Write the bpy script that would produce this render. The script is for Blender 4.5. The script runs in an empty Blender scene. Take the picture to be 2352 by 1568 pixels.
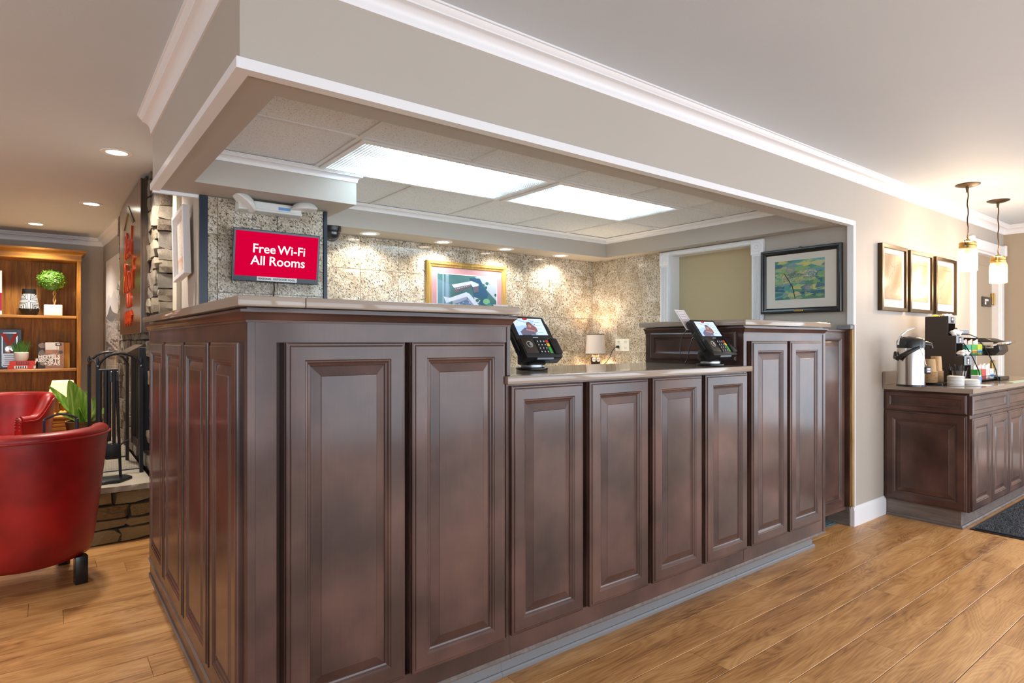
import bpy, bmesh, math, random
import numpy as np
from mathutils import Vector, Matrix
random.seed(7); rng = np.random.default_rng(7)
C = bpy.context.scene.collection
SC = bpy.context.scene
PI = math.pi
# ------------------------------------------------------------------ camera, world, daylight, exposure
F = 1400.0; CAMH = 1.27; YAW = math.atan2(F, 1824.0)
cam_d = bpy.data.cameras.new('camera'); cam = bpy.data.objects.new('camera', cam_d); C.objects.link(cam)
cam.location = (0, 0, CAMH); cam.rotation_euler = (PI/2, 0, -YAW)
cam_d.sensor_width = 36; cam_d.lens = F*36/2352; cam_d.clip_start = .05
SC.camera = cam
vs = SC.view_settings
vs.view_transform = 'Standard'; vs.look = 'None'; vs.gamma = 1; vs.use_curve_mapping = False
vs.exposure = 0.22
SC.cycles.max_bounces = 7; SC.cycles.diffuse_bounces = 4; SC.cycles.glossy_bounces = 4
SC.cycles.transmission_bounces = 6; SC.cycles.transparent_max_bounces = 12
SC.cycles.caustics_reflective = False; SC.cycles.caustics_refractive = False
SC.cycles.sample_clamp_indirect = 6
w = bpy.data.worlds.new('world'); SC.world = w; w.use_nodes = True
w.node_tree.nodes['Background'].inputs[0].default_value = (.75, .86, 1, 1)
w.node_tree.nodes['Background'].inputs[1].default_value = 1.0
def lamp(name, kind, loc, power, col=(1, 1, 1), rot=(0, 0, 0), **k):
    d = bpy.data.lights.new(name, kind); d.energy = power; d.color = col
    for a, v in k.items(): setattr(d, a, v)
    o = bpy.data.objects.new(name, d); C.objects.link(o); o.location = loc; o.rotation_euler = rot
    return o
WARM = (1, .77, .52); COOL = (.80, .90, 1); DAY = (.79, .895, 1)
# daylight coming in through the front windows behind the camera and the glass door beside them
for wx, we in ((-2.2, 40), (.6, 46), (3.4, 62), (6.2, 82)):
    lamp('window_daylight', 'AREA', (wx, -3.1, 1.10), we, DAY, (math.radians(110), 0, 0), shape='RECTANGLE', size=2.4, size_y=2.0)
lamp('window_daylight', 'AREA', (7.78, -1.0, 1.15), 52, DAY, (math.radians(110), 0, PI/2), shape='RECTANGLE', size=2.2, size_y=2.0)
for x, y in ((5.6, -.9), (3.2, -1.3), (7.0, .2)):  # added fill spots out of view, without fittings, to brighten the right side
    lamp('lobby_fill_spot', 'SPOT', (x, y, 2.40), 75, (1, .90, .82), (0, 0, 0), spot_size=math.radians(140), spot_blend=.8, shadow_soft_size=.12)
lamp('window_daylight', 'AREA', (-3.9, 3.4, 1.3), 36, (.93, .96, 1), (math.radians(100), 0, -PI/2), shape='RECTANGLE', size=2.6, size_y=1.6)

# ------------------------------------------------------------------ pixel helpers (from the measured perspective)
_s, _c = math.sin(YAW), math.cos(YAW)
def ray(u, v):
    r = (u-1176)/F
    return Vector((r*_c+_s, -r*_s+_c, -(v-784)/F))
O3 = Vector((0, 0, CAMH))
def Zp(u, v, z): d = ray(u, v); return O3+d*((z-CAMH)/d.z)
def Yp(u, v, y): d = ray(u, v); return O3+d*(y/d.y)
def Xp(u, v, x): d = ray(u, v); return O3+d*(x/d.x)

# ------------------------------------------------------------------ materials
def mk(name):
    m = bpy.data.materials.new(name); m.use_nodes = True
    nt = m.node_tree; b = nt.nodes['Principled BSDF']
    return m, nt, b
def setin(b, **k):
    for a, v in k.items():
        i = b.inputs[a.replace('_', ' ')]
        i.default_value = (*v, 1) if isinstance(v, tuple) and len(v) == 3 else v
def plain(name, col, rough=.5, metal=0, coat=0, **k):
    m, nt, b = mk(name)
    # a faint procedural variation so that no surface is perfectly flat
    tc = nt.nodes.new('ShaderNodeTexCoord'); n = nt.nodes.new('ShaderNodeTexNoise'); n.inputs['Scale'].default_value = 9
    mx = nt.nodes.new('ShaderNodeMix'); mx.data_type = 'RGBA'
    nt.links.new(tc.outputs['Object'], n.inputs['Vector']); nt.links.new(n.outputs[0], mx.inputs[0])
    mx.inputs[6].default_value = (*[c*.95 for c in col], 1); mx.inputs[7].default_value = (*[min(1, c*1.05) for c in col], 1)
    nt.links.new(mx.outputs[2], b.inputs['Base Color'])
    setin(b, Roughness=rough, Metallic=metal, Coat_Weight=coat, **k)
    return m
def emit(name, col, strength):
    m, nt, b = mk(name); setin(b, Base_Color=(0, 0, 0), Emission_Color=col, Emission_Strength=strength, Specular_IOR_Level=0.0, Roughness=1.0); return m
def glass(name, col=(1, 1, 1), rough=0.02, ior=1.45, alpha=.14):
    m, nt, b = mk(name)
    t = nt.nodes.new('ShaderNodeBsdfTransparent'); t.inputs[0].default_value = (*col, 1)
    g = nt.nodes.new('ShaderNodeBsdfGlossy'); g.inputs['Roughness'].default_value = rough
    f = nt.nodes.new('ShaderNodeFresnel'); f.inputs[0].default_value = ior
    x = nt.nodes.new('ShaderNodeMixShader'); out = nt.nodes['Material Output']
    nt.links.new(f.outputs[0], x.inputs[0]); nt.links.new(t.outputs[0], x.inputs[1]); nt.links.new(g.outputs[0], x.inputs[2])
    nt.links.new(x.outputs[0], out.inputs[0]); return m
def jarglass(name):
    m, nt, b = mk(name)
    t = nt.nodes.new('ShaderNodeBsdfTransparent'); tl = nt.nodes.new('ShaderNodeBsdfTranslucent'); tl.inputs[0].default_value = (1, .93, .80, 1)
    g = nt.nodes.new('ShaderNodeBsdfGlossy'); g.inputs['Roughness'].default_value = .05
    n = nt.nodes.new('ShaderNodeTexNoise'); n.inputs['Scale'].default_value = 30; x = nt.nodes.new('ShaderNodeMixShader'); y = nt.nodes.new('ShaderNodeMixShader'); y.inputs[0].default_value = .06
    r = nt.nodes.new('ShaderNodeMapRange'); r.inputs[3].default_value = .05; r.inputs[4].default_value = .20
    nt.links.new(n.outputs[0], r.inputs[0]); nt.links.new(r.outputs[0], x.inputs[0])
    nt.links.new(t.outputs[0], x.inputs[1]); nt.links.new(tl.outputs[0], x.inputs[2]); nt.links.new(x.outputs[0], y.inputs[1]); nt.links.new(g.outputs[0], y.inputs[2])
    nt.links.new(y.outputs[0], nt.nodes['Material Output'].inputs[0]); return m
def coords(nt, scale=(1, 1, 1), rnd=True, rot=(0, 0, 0), coord='Object'):
    tc = nt.nodes.new('ShaderNodeTexCoord'); mp = nt.nodes.new('ShaderNodeMapping')
    mp.inputs['Scale'].default_value = scale; mp.inputs['Rotation'].default_value = rot
    nt.links.new(tc.outputs[coord], mp.inputs['Vector'])
    if rnd:
        oi = nt.nodes.new('ShaderNodeObjectInfo'); mu = nt.nodes.new('ShaderNodeMath'); mu.operation = 'MULTIPLY'
        mu.inputs[1].default_value = 57.0; nt.links.new(oi.outputs['Random'], mu.inputs[0])
        nt.links.new(mu.outputs[0], mp.inputs['Location'])
    return mp.outputs[0]
def noise(nt, vec, scale, detail=4, rough=.55, dist=0):
    n = nt.nodes.new('ShaderNodeTexNoise'); n.inputs['Scale'].default_value = scale; n.inputs['Detail'].default_value = detail
    n.inputs['Roughness'].default_value = rough; n.inputs['Distortion'].default_value = dist
    nt.links.new(vec, n.inputs['Vector']); return n.outputs[0]
def ramp(nt, fac, stops):
    r = nt.nodes.new('ShaderNodeValToRGB'); e = r.color_ramp.elements
    while len(e) < len(stops): e.new(.5)
    for i, (p, c) in enumerate(stops):
        e[i].position = p; e[i].color = (*c, 1) if len(c) == 3 else c
    nt.links.new(fac, r.inputs[0]); return r.outputs[0]
def mixc(nt, fac, a, b, mode='MIX'):
    m = nt.nodes.new('ShaderNodeMix'); m.data_type = 'RGBA'; m.blend_type = mode
    for sock, v in ((0, fac), (6, a), (7, b)):
        if hasattr(v, 'links'): nt.links.new(v, m.inputs[sock])
        elif sock == 0: m.inputs[0].default_value = v
        else: m.inputs[sock].default_value = (*v, 1)
    return m.outputs[2]
def bump(nt, b, h, strength=.2, dist=.01):
    n = nt.nodes.new('ShaderNodeBump'); n.inputs['Strength'].default_value = strength; n.inputs['Distance'].default_value = dist
    nt.links.new(h, n.inputs['Height']); nt.links.new(n.outputs[0], b.inputs['Normal'])
def math2(nt, op, a, b):
    m = nt.nodes.new('ShaderNodeMath'); m.operation = op
    for i, v in enumerate((a, b)):
        if hasattr(v, 'links'): nt.links.new(v, m.inputs[i])
        else: m.inputs[i].default_value = v
    return m.outputs[0]

def m_cabinet(name, axis=2, dark=(.028, .0135, .0105), mid=(.074, .036, .0275), light=(.155, .076, .056)):
    m, nt, b = mk(name)
    sc = [7, 7, 7]; sc[axis] = 2.2
    big = noise(nt, coords(nt, (1, 1, 1)), 3.3, 3, .5)
    sc2 = [60, 60, 60]; sc2[axis] = 3
    fine = noise(nt, coords(nt, tuple(sc2)), 3, 3, .6)
    f = math2(nt, 'ADD', big, math2(nt, 'MULTIPLY', math2(nt, 'SUBTRACT', fine, .5), .10))
    col = ramp(nt, f, [(.24, dark), (.48, mid), (.80, light)])
    nt.links.new(col, b.inputs['Base Color'])
    setin(b, Roughness=.42, Coat_Weight=.5, Coat_Roughness=.15, Specular_IOR_Level=.25)
    bump(nt, b, fine, .05, .003); return m
def m_oak(name, d, mi, l, axis=2, rough=.4, sc=1.0, coat=.1):
    m, nt, b = mk(name)
    s = [14*sc]*3; s[axis] = 1.1*sc
    v = coords(nt, tuple(s))
    g = noise(nt, v, 2.2, 5, .6, .6)
    s2 = [120*sc]*3; s2[axis] = 4*sc
    fine = noise(nt, coords(nt, tuple(s2)), 2, 2, .5)
    f = math2(nt, 'ADD', g, math2(nt, 'MULTIPLY', math2(nt, 'SUBTRACT', fine, .5), .25))
    nt.links.new(ramp(nt, f, [(.3, d), (.5, mi), (.7, l)]), b.inputs['Base Color'])
    setin(b, Roughness=rough, Coat_Weight=coat, Coat_Roughness=.2); return m
def m_floor(name):
    m, nt, b = mk(name)
    # oak figure along x: contour lines of a long-stretched noise read as cathedral grain
    lo = noise(nt, coords(nt, (.62, 4.4, 1)), 1.5, 1.5, .45, .7)
    cont = math2(nt, 'SINE', math2(nt, 'MULTIPLY', lo, 150), 0)
    big = noise(nt, coords(nt, (.8, 5.5, 1)), 1.9, 4, .55, .6)
    fine = noise(nt, coords(nt, (4, 150, 1)), 2, 3, .6)
    f = math2(nt, 'ADD', math2(nt, 'ADD', math2(nt, 'MULTIPLY', big, .75), .125), math2(nt, 'MULTIPLY', math2(nt, 'SUBTRACT', fine, .5), .46))
    f = math2(nt, 'ADD', f, math2(nt, 'MULTIPLY', cont, .042))
    oi = nt.nodes.new('ShaderNodeObjectInfo')
    f = math2(nt, 'ADD', f, math2(nt, 'MULTIPLY', math2(nt, 'SUBTRACT', oi.outputs['Random'], .5), .06))
    col = ramp(nt, f, [(.28, (.19, .078, .022)), (.42, (.44, .207, .068)), (.55, (.585, .300, .108)), (.70, (.71, .41, .17))])
    kn = noise(nt, coords(nt, (1.6, 7.5, 1)), 2.4, 2, .5)
    kf = ramp(nt, kn, [(.72, (0, 0, 0)), (.80, (1, 1, 1))])
    col = mixc(nt, math2(nt, 'MULTIPLY', kf, .6), col, (.11, .048, .017))
    nt.links.new(col, b.inputs['Base Color'])
    setin(b, Roughness=.36, Specular_IOR_Level=.45)
    bump(nt, b, fine, .08, .002); return m
def m_granite(name):
    m, nt, b = mk(name)
    v = coords(nt, (1, 1, 1))
    cloud = noise(nt, v, 7, 4, .6, .4)
    base = ramp(nt, cloud, [(.32, (.36, .275, .185)), (.5, (.57, .48, .365)), (.66, (.74, .665, .555))])
    def strokes(rot, sc, lo, hi, sq):
        a_ = coords(nt, (1, 1, 1), rot=rot); mp = nt.nodes.new('ShaderNodeMapping'); mp.inputs['Scale'].default_value = sq
        nt.links.new(a_, mp.inputs['Vector'])
        return ramp(nt, noise(nt, mp.outputs[0], sc, 3, .55, .35), [(lo, (1, 1, 1)), (hi, (0, 0, 0))])
    for rot, sc, lo, hi, sq, am, colr in (((.5, .75, .35), 120, .39, .44, (1, 1, .30), .9, (.055, .044, .034)), ((-.6, -.5, .2), 150, .39, .435, (1, 1, .32), .85, (.10, .078, .056)), ((.9, 1.3, -.4), 80, .38, .44, (1, 1, .38), .6, (.25, .19, .13))):
        base = mixc(nt, math2(nt, 'MULTIPLY', strokes(rot, sc, lo, hi, sq), am), base, colr)
    fl3 = noise(nt, v, 75, 3, .6)
    wh = ramp(nt, fl3, [(.58, (0, 0, 0)), (.66, (1, 1, 1))])
    base = mixc(nt, math2(nt, 'MULTIPLY', wh, .4), base, (.82, .77, .69))
    nt.links.new(base, b.inputs['Base Color'])
    setin(b, Roughness=.10, Specular_IOR_Level=.5); return m
def m_stone(name, cols, rough=.75):
    m, nt, b = mk(name)
    oi = nt.nodes.new('ShaderNodeObjectInfo')
    n1 = noise(nt, coords(nt), 9, 5, .65)
    f = math2(nt, 'ADD', math2(nt, 'MULTIPLY', oi.outputs['Random'], .75), math2(nt, 'MULTIPLY', math2(nt, 'SUBTRACT', n1, .4), .75))
    st = [(i/(len(cols)-1)*.9+.05, c) for i, c in enumerate(cols)]
    nt.links.new(ramp(nt, f, st), b.inputs['Base Color'])
    setin(b, Roughness=rough)
    bump(nt, b, noise(nt, coords(nt, (1, 1, 1.6)), 28, 6, .7), .9, .02); return m
def m_wall(name, col, fine=260, rough=.55, st=.08):
    m, nt, b = mk(name)
    n1 = noise(nt, coords(nt, rnd=False), 1.3, 3, .5)
    nt.links.new(mixc(nt, n1, tuple(c*.955 for c in col), tuple(min(1, c*1.045) for c in col)), b.inputs['Base Color'])
    setin(b, Roughness=rough); bump(nt, b, noise(nt, coords(nt, rnd=False), fine, 2, .5), st, .004); return m
def m_leather(name, col, dark):
    m, nt, b = mk(name)
    n1 = noise(nt, coords(nt), 3.4, 3, .5)
    nt.links.new(ramp(nt, n1, [(.36, dark), (.62, col)]), b.inputs['Base Color'])
    setin(b, Roughness=.40, Coat_Weight=.06, Coat_Roughness=.3)
    bump(nt, b, noise(nt, coords(nt), 190, 3, .6), .12, .002); return m
def m_tile(name):
    m, nt, b = mk(name)
    n1 = noise(nt, coords(nt), 230, 2, .5, .6)
    pits = ramp(nt, n1, [(.335, (0, 0, 0)), (.365, (1, 1, 1))])
    n2 = noise(nt, coords(nt), 40, 3, .5)
    nt.links.new(mixc(nt, pits, (.20, .19, .18), mixc(nt, n2, (.80, .83, .88), (.87, .90, .95))), b.inputs['Base Color'])
    setin(b, Roughness=.9); bump(nt, b, pits, .25, .004); return m
def m_attr(name, rough=.4, emis=0):
    m, nt, b = mk(name)
    a = nt.nodes.new('ShaderNodeAttribute'); a.attribute_name = 'print'
    nt.links.new(a.outputs['Color'], b.inputs['Base Color'])
    if emis: nt.links.new(a.outputs['Color'], b.inputs['Emission Color']); setin(b, Emission_Strength=emis, Base_Color=(0, 0, 0))
    setin(b, Roughness=rough); return m
def m_diffuser(name, strength):
    m, nt, b = mk(name)
    v = coords(nt, (1, 1, 1), rnd=False)
    sp = nt.nodes.new('ShaderNodeSeparateXYZ'); nt.links.new(v, sp.inputs[0])
    fx = math2(nt, 'ABSOLUTE', math2(nt, 'SINE', math2(nt, 'MULTIPLY', sp.outputs[0], PI/.018), 0), 0)
    fy = math2(nt, 'ABSOLUTE', math2(nt, 'SINE', math2(nt, 'MULTIPLY', sp.outputs[1], PI/.018), 0), 0)
    cell = math2(nt, 'MULTIPLY', fx, fy)
    # three tubes run lengthways behind the lens: brighter over the tubes, darker towards the ends where the tubes stop
    tube = math2(nt, 'ADD', .74, math2(nt, 'MULTIPLY', math2(nt, 'COSINE', math2(nt, 'MULTIPLY', sp.outputs[1], 2*PI/.26), 0), .26))
    mr = nt.nodes.new('ShaderNodeMapRange'); mr.interpolation_type = 'SMOOTHSTEP'
    for i, v_ in enumerate((0, .30, .62, 1.0, .05)):
        if i: mr.inputs[i].default_value = v_
    nt.links.new(math2(nt, 'ABSOLUTE', sp.outputs[0], 0), mr.inputs[0])
    e = math2(nt, 'MULTIPLY', math2(nt, 'ADD', .02, math2(nt, 'MULTIPLY', math2(nt, 'POWER', cell, 2.0), 1.6)), tube)
    e = math2(nt, 'MULTIPLY', e, mr.outputs[0])
    nt.links.new(math2(nt, 'MULTIPLY', e, strength), b.inputs['Emission Strength'])
    setin(b, Base_Color=(.8, .86, .9), Emission_Color=(.60, .84, 1.0), Roughness=.3)
    return m

K = {}
K['cab'] = m_cabinet('espresso_wood')
K['cabx'] = m_cabinet('espresso_wood_lengthwise', 0)
K['caby'] = m_cabinet('espresso_wood_crosswise', 1)
K['dark'] = plain('black_gap', (.006, .005, .005), .6)
K['ctop'] = m_wall('taupe_quartz', (.36, .287, .228), 60, .08, .004)
K['wall'] = m_wall('beige_paint', (.46, .412, .358))
K['tan'] = m_wall('tan_door_lit_wall_paint', (.42, .335, .245))  # door colour; on the end wall, beige with the light's tint painted in
K['khaki'] = m_wall('khaki_wallpaper', (.50, .40, .235), 90, .7, .4)
K['ceil'] = m_wall('ceiling_paint', (.64, .69, .74), 180, .7)
K['white'] = m_wall('white_trim_paint', (.84, .83, .84), 300, .35, .02)
K['floor'] = m_floor('oak_vinyl_plank')
K['joint'] = plain('plank_joint', (.62, .48, .32), .6)  # pale, so the joint colour carries some of the bevel highlight
K['granite'] = m_granite('cream_granite')
K['grout'] = plain('grout', (.55, .49, .40), .8)
K['ctile'] = m_tile('pitted_ceiling_tile')
K['tbar'] = plain('white_metal_grid', (.74, .74, .74), .4)
K['gray'] = plain('gray_vinyl_base', (.20, .195, .20), .35)
K['grayw'] = m_oak('gray_brown_base', (.11, .085, .075), (.155, .122, .108), (.20, .165, .145), 1, .4)
K['black'] = plain('black_plastic', (.012, .012, .013), .28)
K['blackm'] = plain('black_metal', (.012, .014, .018), .42, .3)
K['navy'] = plain('blue_black_trim', (.014, .024, .042), .25)
K['steel'] = plain('brushed_steel', (.62, .59, .55), .22, 1)
K['chrome'] = plain('chrome', (.75, .75, .75), .08, 1)
K['brass'] = plain('aged_brass', (.42, .28, .09), .3, 1)
K['bronze'] = plain('dark_bronze', (.09, .06, .035), .35, .9)
K['gold'] = m_oak('gold_leaf_wood', (.24, .135, .03), (.37, .22, .055), (.50, .33, .10), 2, .3, coat=.2)
K['mauve'] = plain('mauve_mat', (.42, .22, .25), .8)
K['paper'] = plain('white_paper', (.82, .81, .79), .7)
K['cream'] = plain('cream_mat', (.66, .62, .55), .7)
K['blackw'] = plain('black_frame_wood', (.011, .011, .012), .22)
K['oak'] = m_oak('golden_oak', (.17, .058, .005), (.32, .125, .012), (.46, .20, .024), 2, .55, coat=0)
K['oakx'] = m_oak('golden_oak_lengthwise', (.20, .075, .008), (.37, .155, .02), (.52, .25, .042), 0, .34)
K['rawwood'] = m_oak('raw_wood_edge', (.17, .085, .025), (.38, .215, .07), (.55, .35, .14), 2, .8)
K['red'] = m_leather('red_leather', (.42, .008, .008), (.20, .002, .003))
K['stone'] = m_stone('ledge_stone', [(.16, .11, .075), (.36, .29, .20), (.44, .37, .27), (.27, .24, .215), (.40, .33, .24)])
K['hstone'] = m_stone('hearth_stone', [(.16, .095, .03), (.42, .28, .10), (.52, .37, .16), (.30, .25, .17)])
K['slab'] = m_stone('hearth_slab', [(.46, .40, .31), (.52, .46, .37)], .7)
K['mortar'] = plain('dark_mortar', (.035, .028, .022), .9)
K['signb'] = m_oak('bronze_sign_board', (.030, .018, .012), (.048, .030, .020), (.075, .050, .034), 2, .22, coat=.4)
K['signr'] = plain('orange_red_letters', (.72, .075, .018), .3)
K['leaf'] = m_oak('variegated_leaf', (.05, .15, .012), (.16, .34, .03), (.46, .58, .16), 2, .35)
K['grass'] = plain('grass_green', (.07, .20, .02), .5)
K['box'] = m_oak('boxwood_leaf', (.035, .10, .008), (.12, .26, .02), (.32, .46, .08), 2, .5)
K['glass'] = glass('clear_glass')
K['jar'] = jarglass('jar_glass')
K['screen'] = m_attr('lit_screen', .2, .75)
K['print'] = m_attr('flat_print', .5)
K['printg'] = m_attr('glazed_print', .12)
K['redscr'] = emit('red_screen', (.60, .0, .035), 1.0)
K['whitescr'] = emit('white_screen_text', (1, 1, 1), 1.0)
K['lens'] = m_diffuser('prismatic_lens', 19)
K['bulb'] = emit('warm_bulb', (1, .72, .38), 34)
K['spotw'] = emit('downlight_lens', (1, .90, .74), 14)
K['linen'] = plain('gray_linen', (.50, .42, .37), .8)
K['rug'] = m_wall('dark_rug', (.035, .036, .042), 120, .95, 1.0)
K['mat'] = plain('teal_ribbed_mat', (.075, .115, .12), .8)
K['ivory'] = plain('ivory_plastic', (.80, .76, .66), .35)
K['offw'] = plain('off_white_plastic', (.74, .74, .70), .4)
K['kraft'] = m_oak('kraft_paper_cup', (.42, .24, .10), (.55, .35, .17), (.64, .44, .24), 2, .7, coat=0)
K['dkbrown'] = plain('dark_brown_laminate', (.036, .024, .017), .4)
K['lgray'] = plain('gray_plastic', (.25, .28, .32), .45)
K['silver'] = plain('silver_plastic', (.55, .55, .56), .3, .5)
for nm, c in dict(c_red=(.55, .04, .03), c_green=(.06, .36, .06), c_lime=(.45, .55, .03), c_orange=(.75, .33, .04), c_yellow=(.85, .60, .04), c_teal=(.05, .30, .22), c_blue=(.12, .32, .62), c_pink=(.80, .52, .52), c_white=(.82, .80, .76), c_sage=(.42, .56, .42)).items():
    K[nm] = plain(nm[2:]+'_card', c, .5)

# ------------------------------------------------------------------ mesh building
ORG = {}
class MB:
    def __init__(self): self.v = []; self.f = []; self.M = None
    def add(self, vs, fs):
        o = len(self.v)
        self.v += [(self.M @ Vector(p)) if self.M else Vector(p) for p in vs]
        self.f += [tuple(i+o for i in f) for f in fs]; return self
    def box(self, x0, x1, y0, y1, z0, z1, bev=0, seg=1):
        if x0 > x1: x0, x1 = x1, x0
        if y0 > y1: y0, y1 = y1, y0
        if z0 > z1: z0, z1 = z1, z0
        if bev <= 0:
            return self.add([(x0, y0, z0), (x1, y0, z0), (x1, y1, z0), (x0, y1, z0), (x0, y0, z1), (x1, y0, z1), (x1, y1, z1), (x0, y1, z1)],
                            [(0, 3, 2, 1), (4, 5, 6, 7), (0, 1, 5, 4), (1, 2, 6, 5), (2, 3, 7, 6), (3, 0, 4, 7)])
        bm = bmesh.new(); bmesh.ops.create_cube(bm, size=1)
        for q in bm.verts: q.co = Vector(((x0+x1)/2+q.co.x*(x1-x0), (y0+y1)/2+q.co.y*(y1-y0), (z0+z1)/2+q.co.z*(z1-z0)))
        bmesh.ops.bevel(bm, geom=bm.edges[:]+bm.verts[:], offset=min(bev, .49*min(x1-x0, y1-y0, z1-z0)), segments=seg, profile=.5, affect='EDGES')
        bm.verts.index_update(); self.add([q.co[:] for q in bm.verts], [tuple(q.index for q in f.verts) for f in bm.faces]); bm.free(); return self
    def prism(self, pts, h0, h1, axis=2, bev=0):
        n = len(pts); a = sum(pts[i][0]*pts[(i+1) % n][1]-pts[(i+1) % n][0]*pts[i][1] for i in range(n))
        if a < 0: pts = pts[::-1]
        def P(p, h):
            if axis == 2: return (p[0], p[1], h)
            if axis == 0: return (h, p[0], p[1])
            return (p[0], h, p[1])
        vs = [P(p, h0) for p in pts]+[P(p, h1) for p in pts]
        fs = [tuple(range(n))[::-1], tuple(range(n, 2*n))]+[(i, (i+1) % n, n+(i+1) % n, n+i) for i in range(n)]
        if axis == 1: fs = [f[::-1] for f in fs]
        if bev:
            bm = bmesh.new(); bv = [bm.verts.new(p) for p in vs]
            for f in fs: bm.faces.new([bv[i] for i in f])
            bmesh.ops.bevel(bm, geom=bm.edges[:], offset=bev, segments=2, profile=.5, affect='EDGES'); bm.verts.index_update()
            vs = [q.co[:] for q in bm.verts]; fs = [tuple(q.index for q in f.verts) for f in bm.faces]; bm.free()
        return self.add(vs, fs)
    def lathe(self, prof, c=(0, 0, 0), n=24, cap=True):
        vs = []; fs = []
        for r, z in prof:
            for i in range(n): t = 2*PI*i/n; vs.append((c[0]+r*math.cos(t), c[1]+r*math.sin(t), c[2]+z))
        for k in range(len(prof)-1):
            for i in range(n): j = (i+1) % n; fs.append((k*n+i, k*n+j, (k+1)*n+j, (k+1)*n+i))
        if cap:
            if prof[0][0] > 1e-6: fs.append(tuple(range(n))[::-1])
            if prof[-1][0] > 1e-6: fs.append(tuple((len(prof)-1)*n+i for i in range(n)))
        return self.add(vs, fs)
    def tube(self, pts, r, n=8, closed=False):
        pts = [Vector(p) for p in pts]; m = len(pts); vs = []; fs = []; up = None
        for i, p in enumerate(pts):
            a = pts[(i-1) % m] if (closed or i > 0) else p; b = pts[(i+1) % m] if (closed or i < m-1) else p
            t = (b-a).normalized()
            if up is None: up = t.orthogonal().normalized()
            up = (up-t*up.dot(t)).normalized(); s = t.cross(up)
            rr = r[i] if isinstance(r, (list, tuple)) else r
            for k in range(n): g = 2*PI*k/n; vs.append(p+up*math.cos(g)*rr+s*math.sin(g)*rr)
        for i in range(m if closed else m-1):
            j = (i+1) % m
            for k in range(n): l = (k+1) % n; fs.append((i*n+k, i*n+l, j*n+l, j*n+k))
        if not closed: fs += [tuple(range(n))[::-1], tuple((m-1)*n+k for k in range(n))]
        return self.add(vs, fs)
    def sweep(self, path, prof, side=1, closed=False):
        # profile points (offset to the side of travel, height) carried along a path of (x, y) points with mitred corners
        path = [Vector(p) for p in path]; m = len(path); n = len(prof); vs = []; fs = []
        for i, p in enumerate(path):
            ds = []
            if closed or i > 0: ds.append((p-path[i-1]).normalized())
            if closed or i < m-1: ds.append((path[(i+1) % m]-p).normalized())
            ns = [Vector((d.y, -d.x))*side for d in ds]
            q = ns[0] if len(ns) == 1 else (ns[0]+ns[1])/(1+ns[0].dot(ns[1]))
            for o, z in prof: vs.append((p.x+q.x*o, p.y+q.y*o, z))
        for i in range(m if closed else m-1):
            j = (i+1) % m
            for k in range(n):
                l = (k+1) % n; fs.append((i*n+k, j*n+k, j*n+l, i*n+l) if side > 0 else (i*n+l, j*n+l, j*n+k, i*n+k))
        if not closed: fs += [tuple(range(n)), tuple((m-1)*n+k for k in range(n))[::-1]]
        return self.add(vs, fs)
    def nest(self, w_, h_, loops, cap=True, back=False):
        # nested rectangles in the xz plane facing -y: (inset, depth towards the viewer)
        vs = []; fs = []
        for i, d in loops: vs += [(i, -d, i), (w_-i, -d, i), (w_-i, -d, h_-i), (i, -d, h_-i)]
        for k in range(len(loops)-1):
            for j in range(4): l = (j+1) % 4; fs.append((k*4+j, k*4+l, (k+1)*4+l, (k+1)*4+j))
        e = (len(loops)-1)*4
        if cap: fs.append((e, e+1, e+2, e+3))
        if back: fs.append((3, 2, 1, 0))
        return self.add(vs, fs)
    def build(self, name, mat, parent=None, loc=None, rot=0, smooth=35, kind=None, local=False, label=None):
        """verts are in world space; the object's origin is its parent thing's origin unless loc is given (then verts are local to loc)"""
        me = bpy.data.meshes.new(name)
        if loc is None:
            if parent is not None: org = ORG.get(parent.name, Vector((0, 0, 0)))
            else:
                xs = [p.x for p in self.v]; ys = [p.y for p in self.v]; zs = [p.z for p in self.v]
                org = Vector(((min(xs)+max(xs))/2, (min(ys)+max(ys))/2, min(zs)))
            if local: org = Vector((0, 0, 0))
            vv = [(p-org)[:] for p in self.v]
        else: vv = [p[:] for p in self.v]
        me.from_pydata(vv, [], self.f); me.update()
        if smooth:
            me.polygons.foreach_set('use_smooth', [True]*len(me.polygons))
            me.set_sharp_from_angle(angle=math.radians(smooth))
        me.materials.append(K[mat] if isinstance(mat, str) else mat)
        o = bpy.data.objects.new(name, me); C.objects.link(o)
        place(o, parent, loc, rot, None if loc is not None else (org if not local else None))
        if kind: o['kind'] = kind
        if label: o['label'] = label
        return o
def place(o, parent, loc, rot, org):
    if parent is not None:
        o.parent = parent; po = ORG.get(parent.name, Vector((0, 0, 0)))
        if loc is not None: o.location = Vector(loc)-po; o.rotation_euler = rot if isinstance(rot, tuple) else (0, 0, rot); ORG[o.name] = Vector(loc)
        else: ORG[o.name] = po
    else:
        if loc is not None: o.location = loc; o.rotation_euler = rot if isinstance(rot, tuple) else (0, 0, rot); ORG[o.name] = Vector(loc)
        elif org is not None: o.location = org; ORG[o.name] = Vector(org)
        else: ORG[o.name] = Vector((0, 0, 0))
def inst(mesh, name, parent, loc, rot=0, scale=None):
    o = bpy.data.objects.new(name, mesh); C.objects.link(o); place(o, parent, loc, rot, None)
    if scale: o.scale = scale
    return o
def tag(o, label, cat, group=None):
    o['label'] = label; o['category'] = cat
    if group: o['group'] = group
    return o
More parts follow.
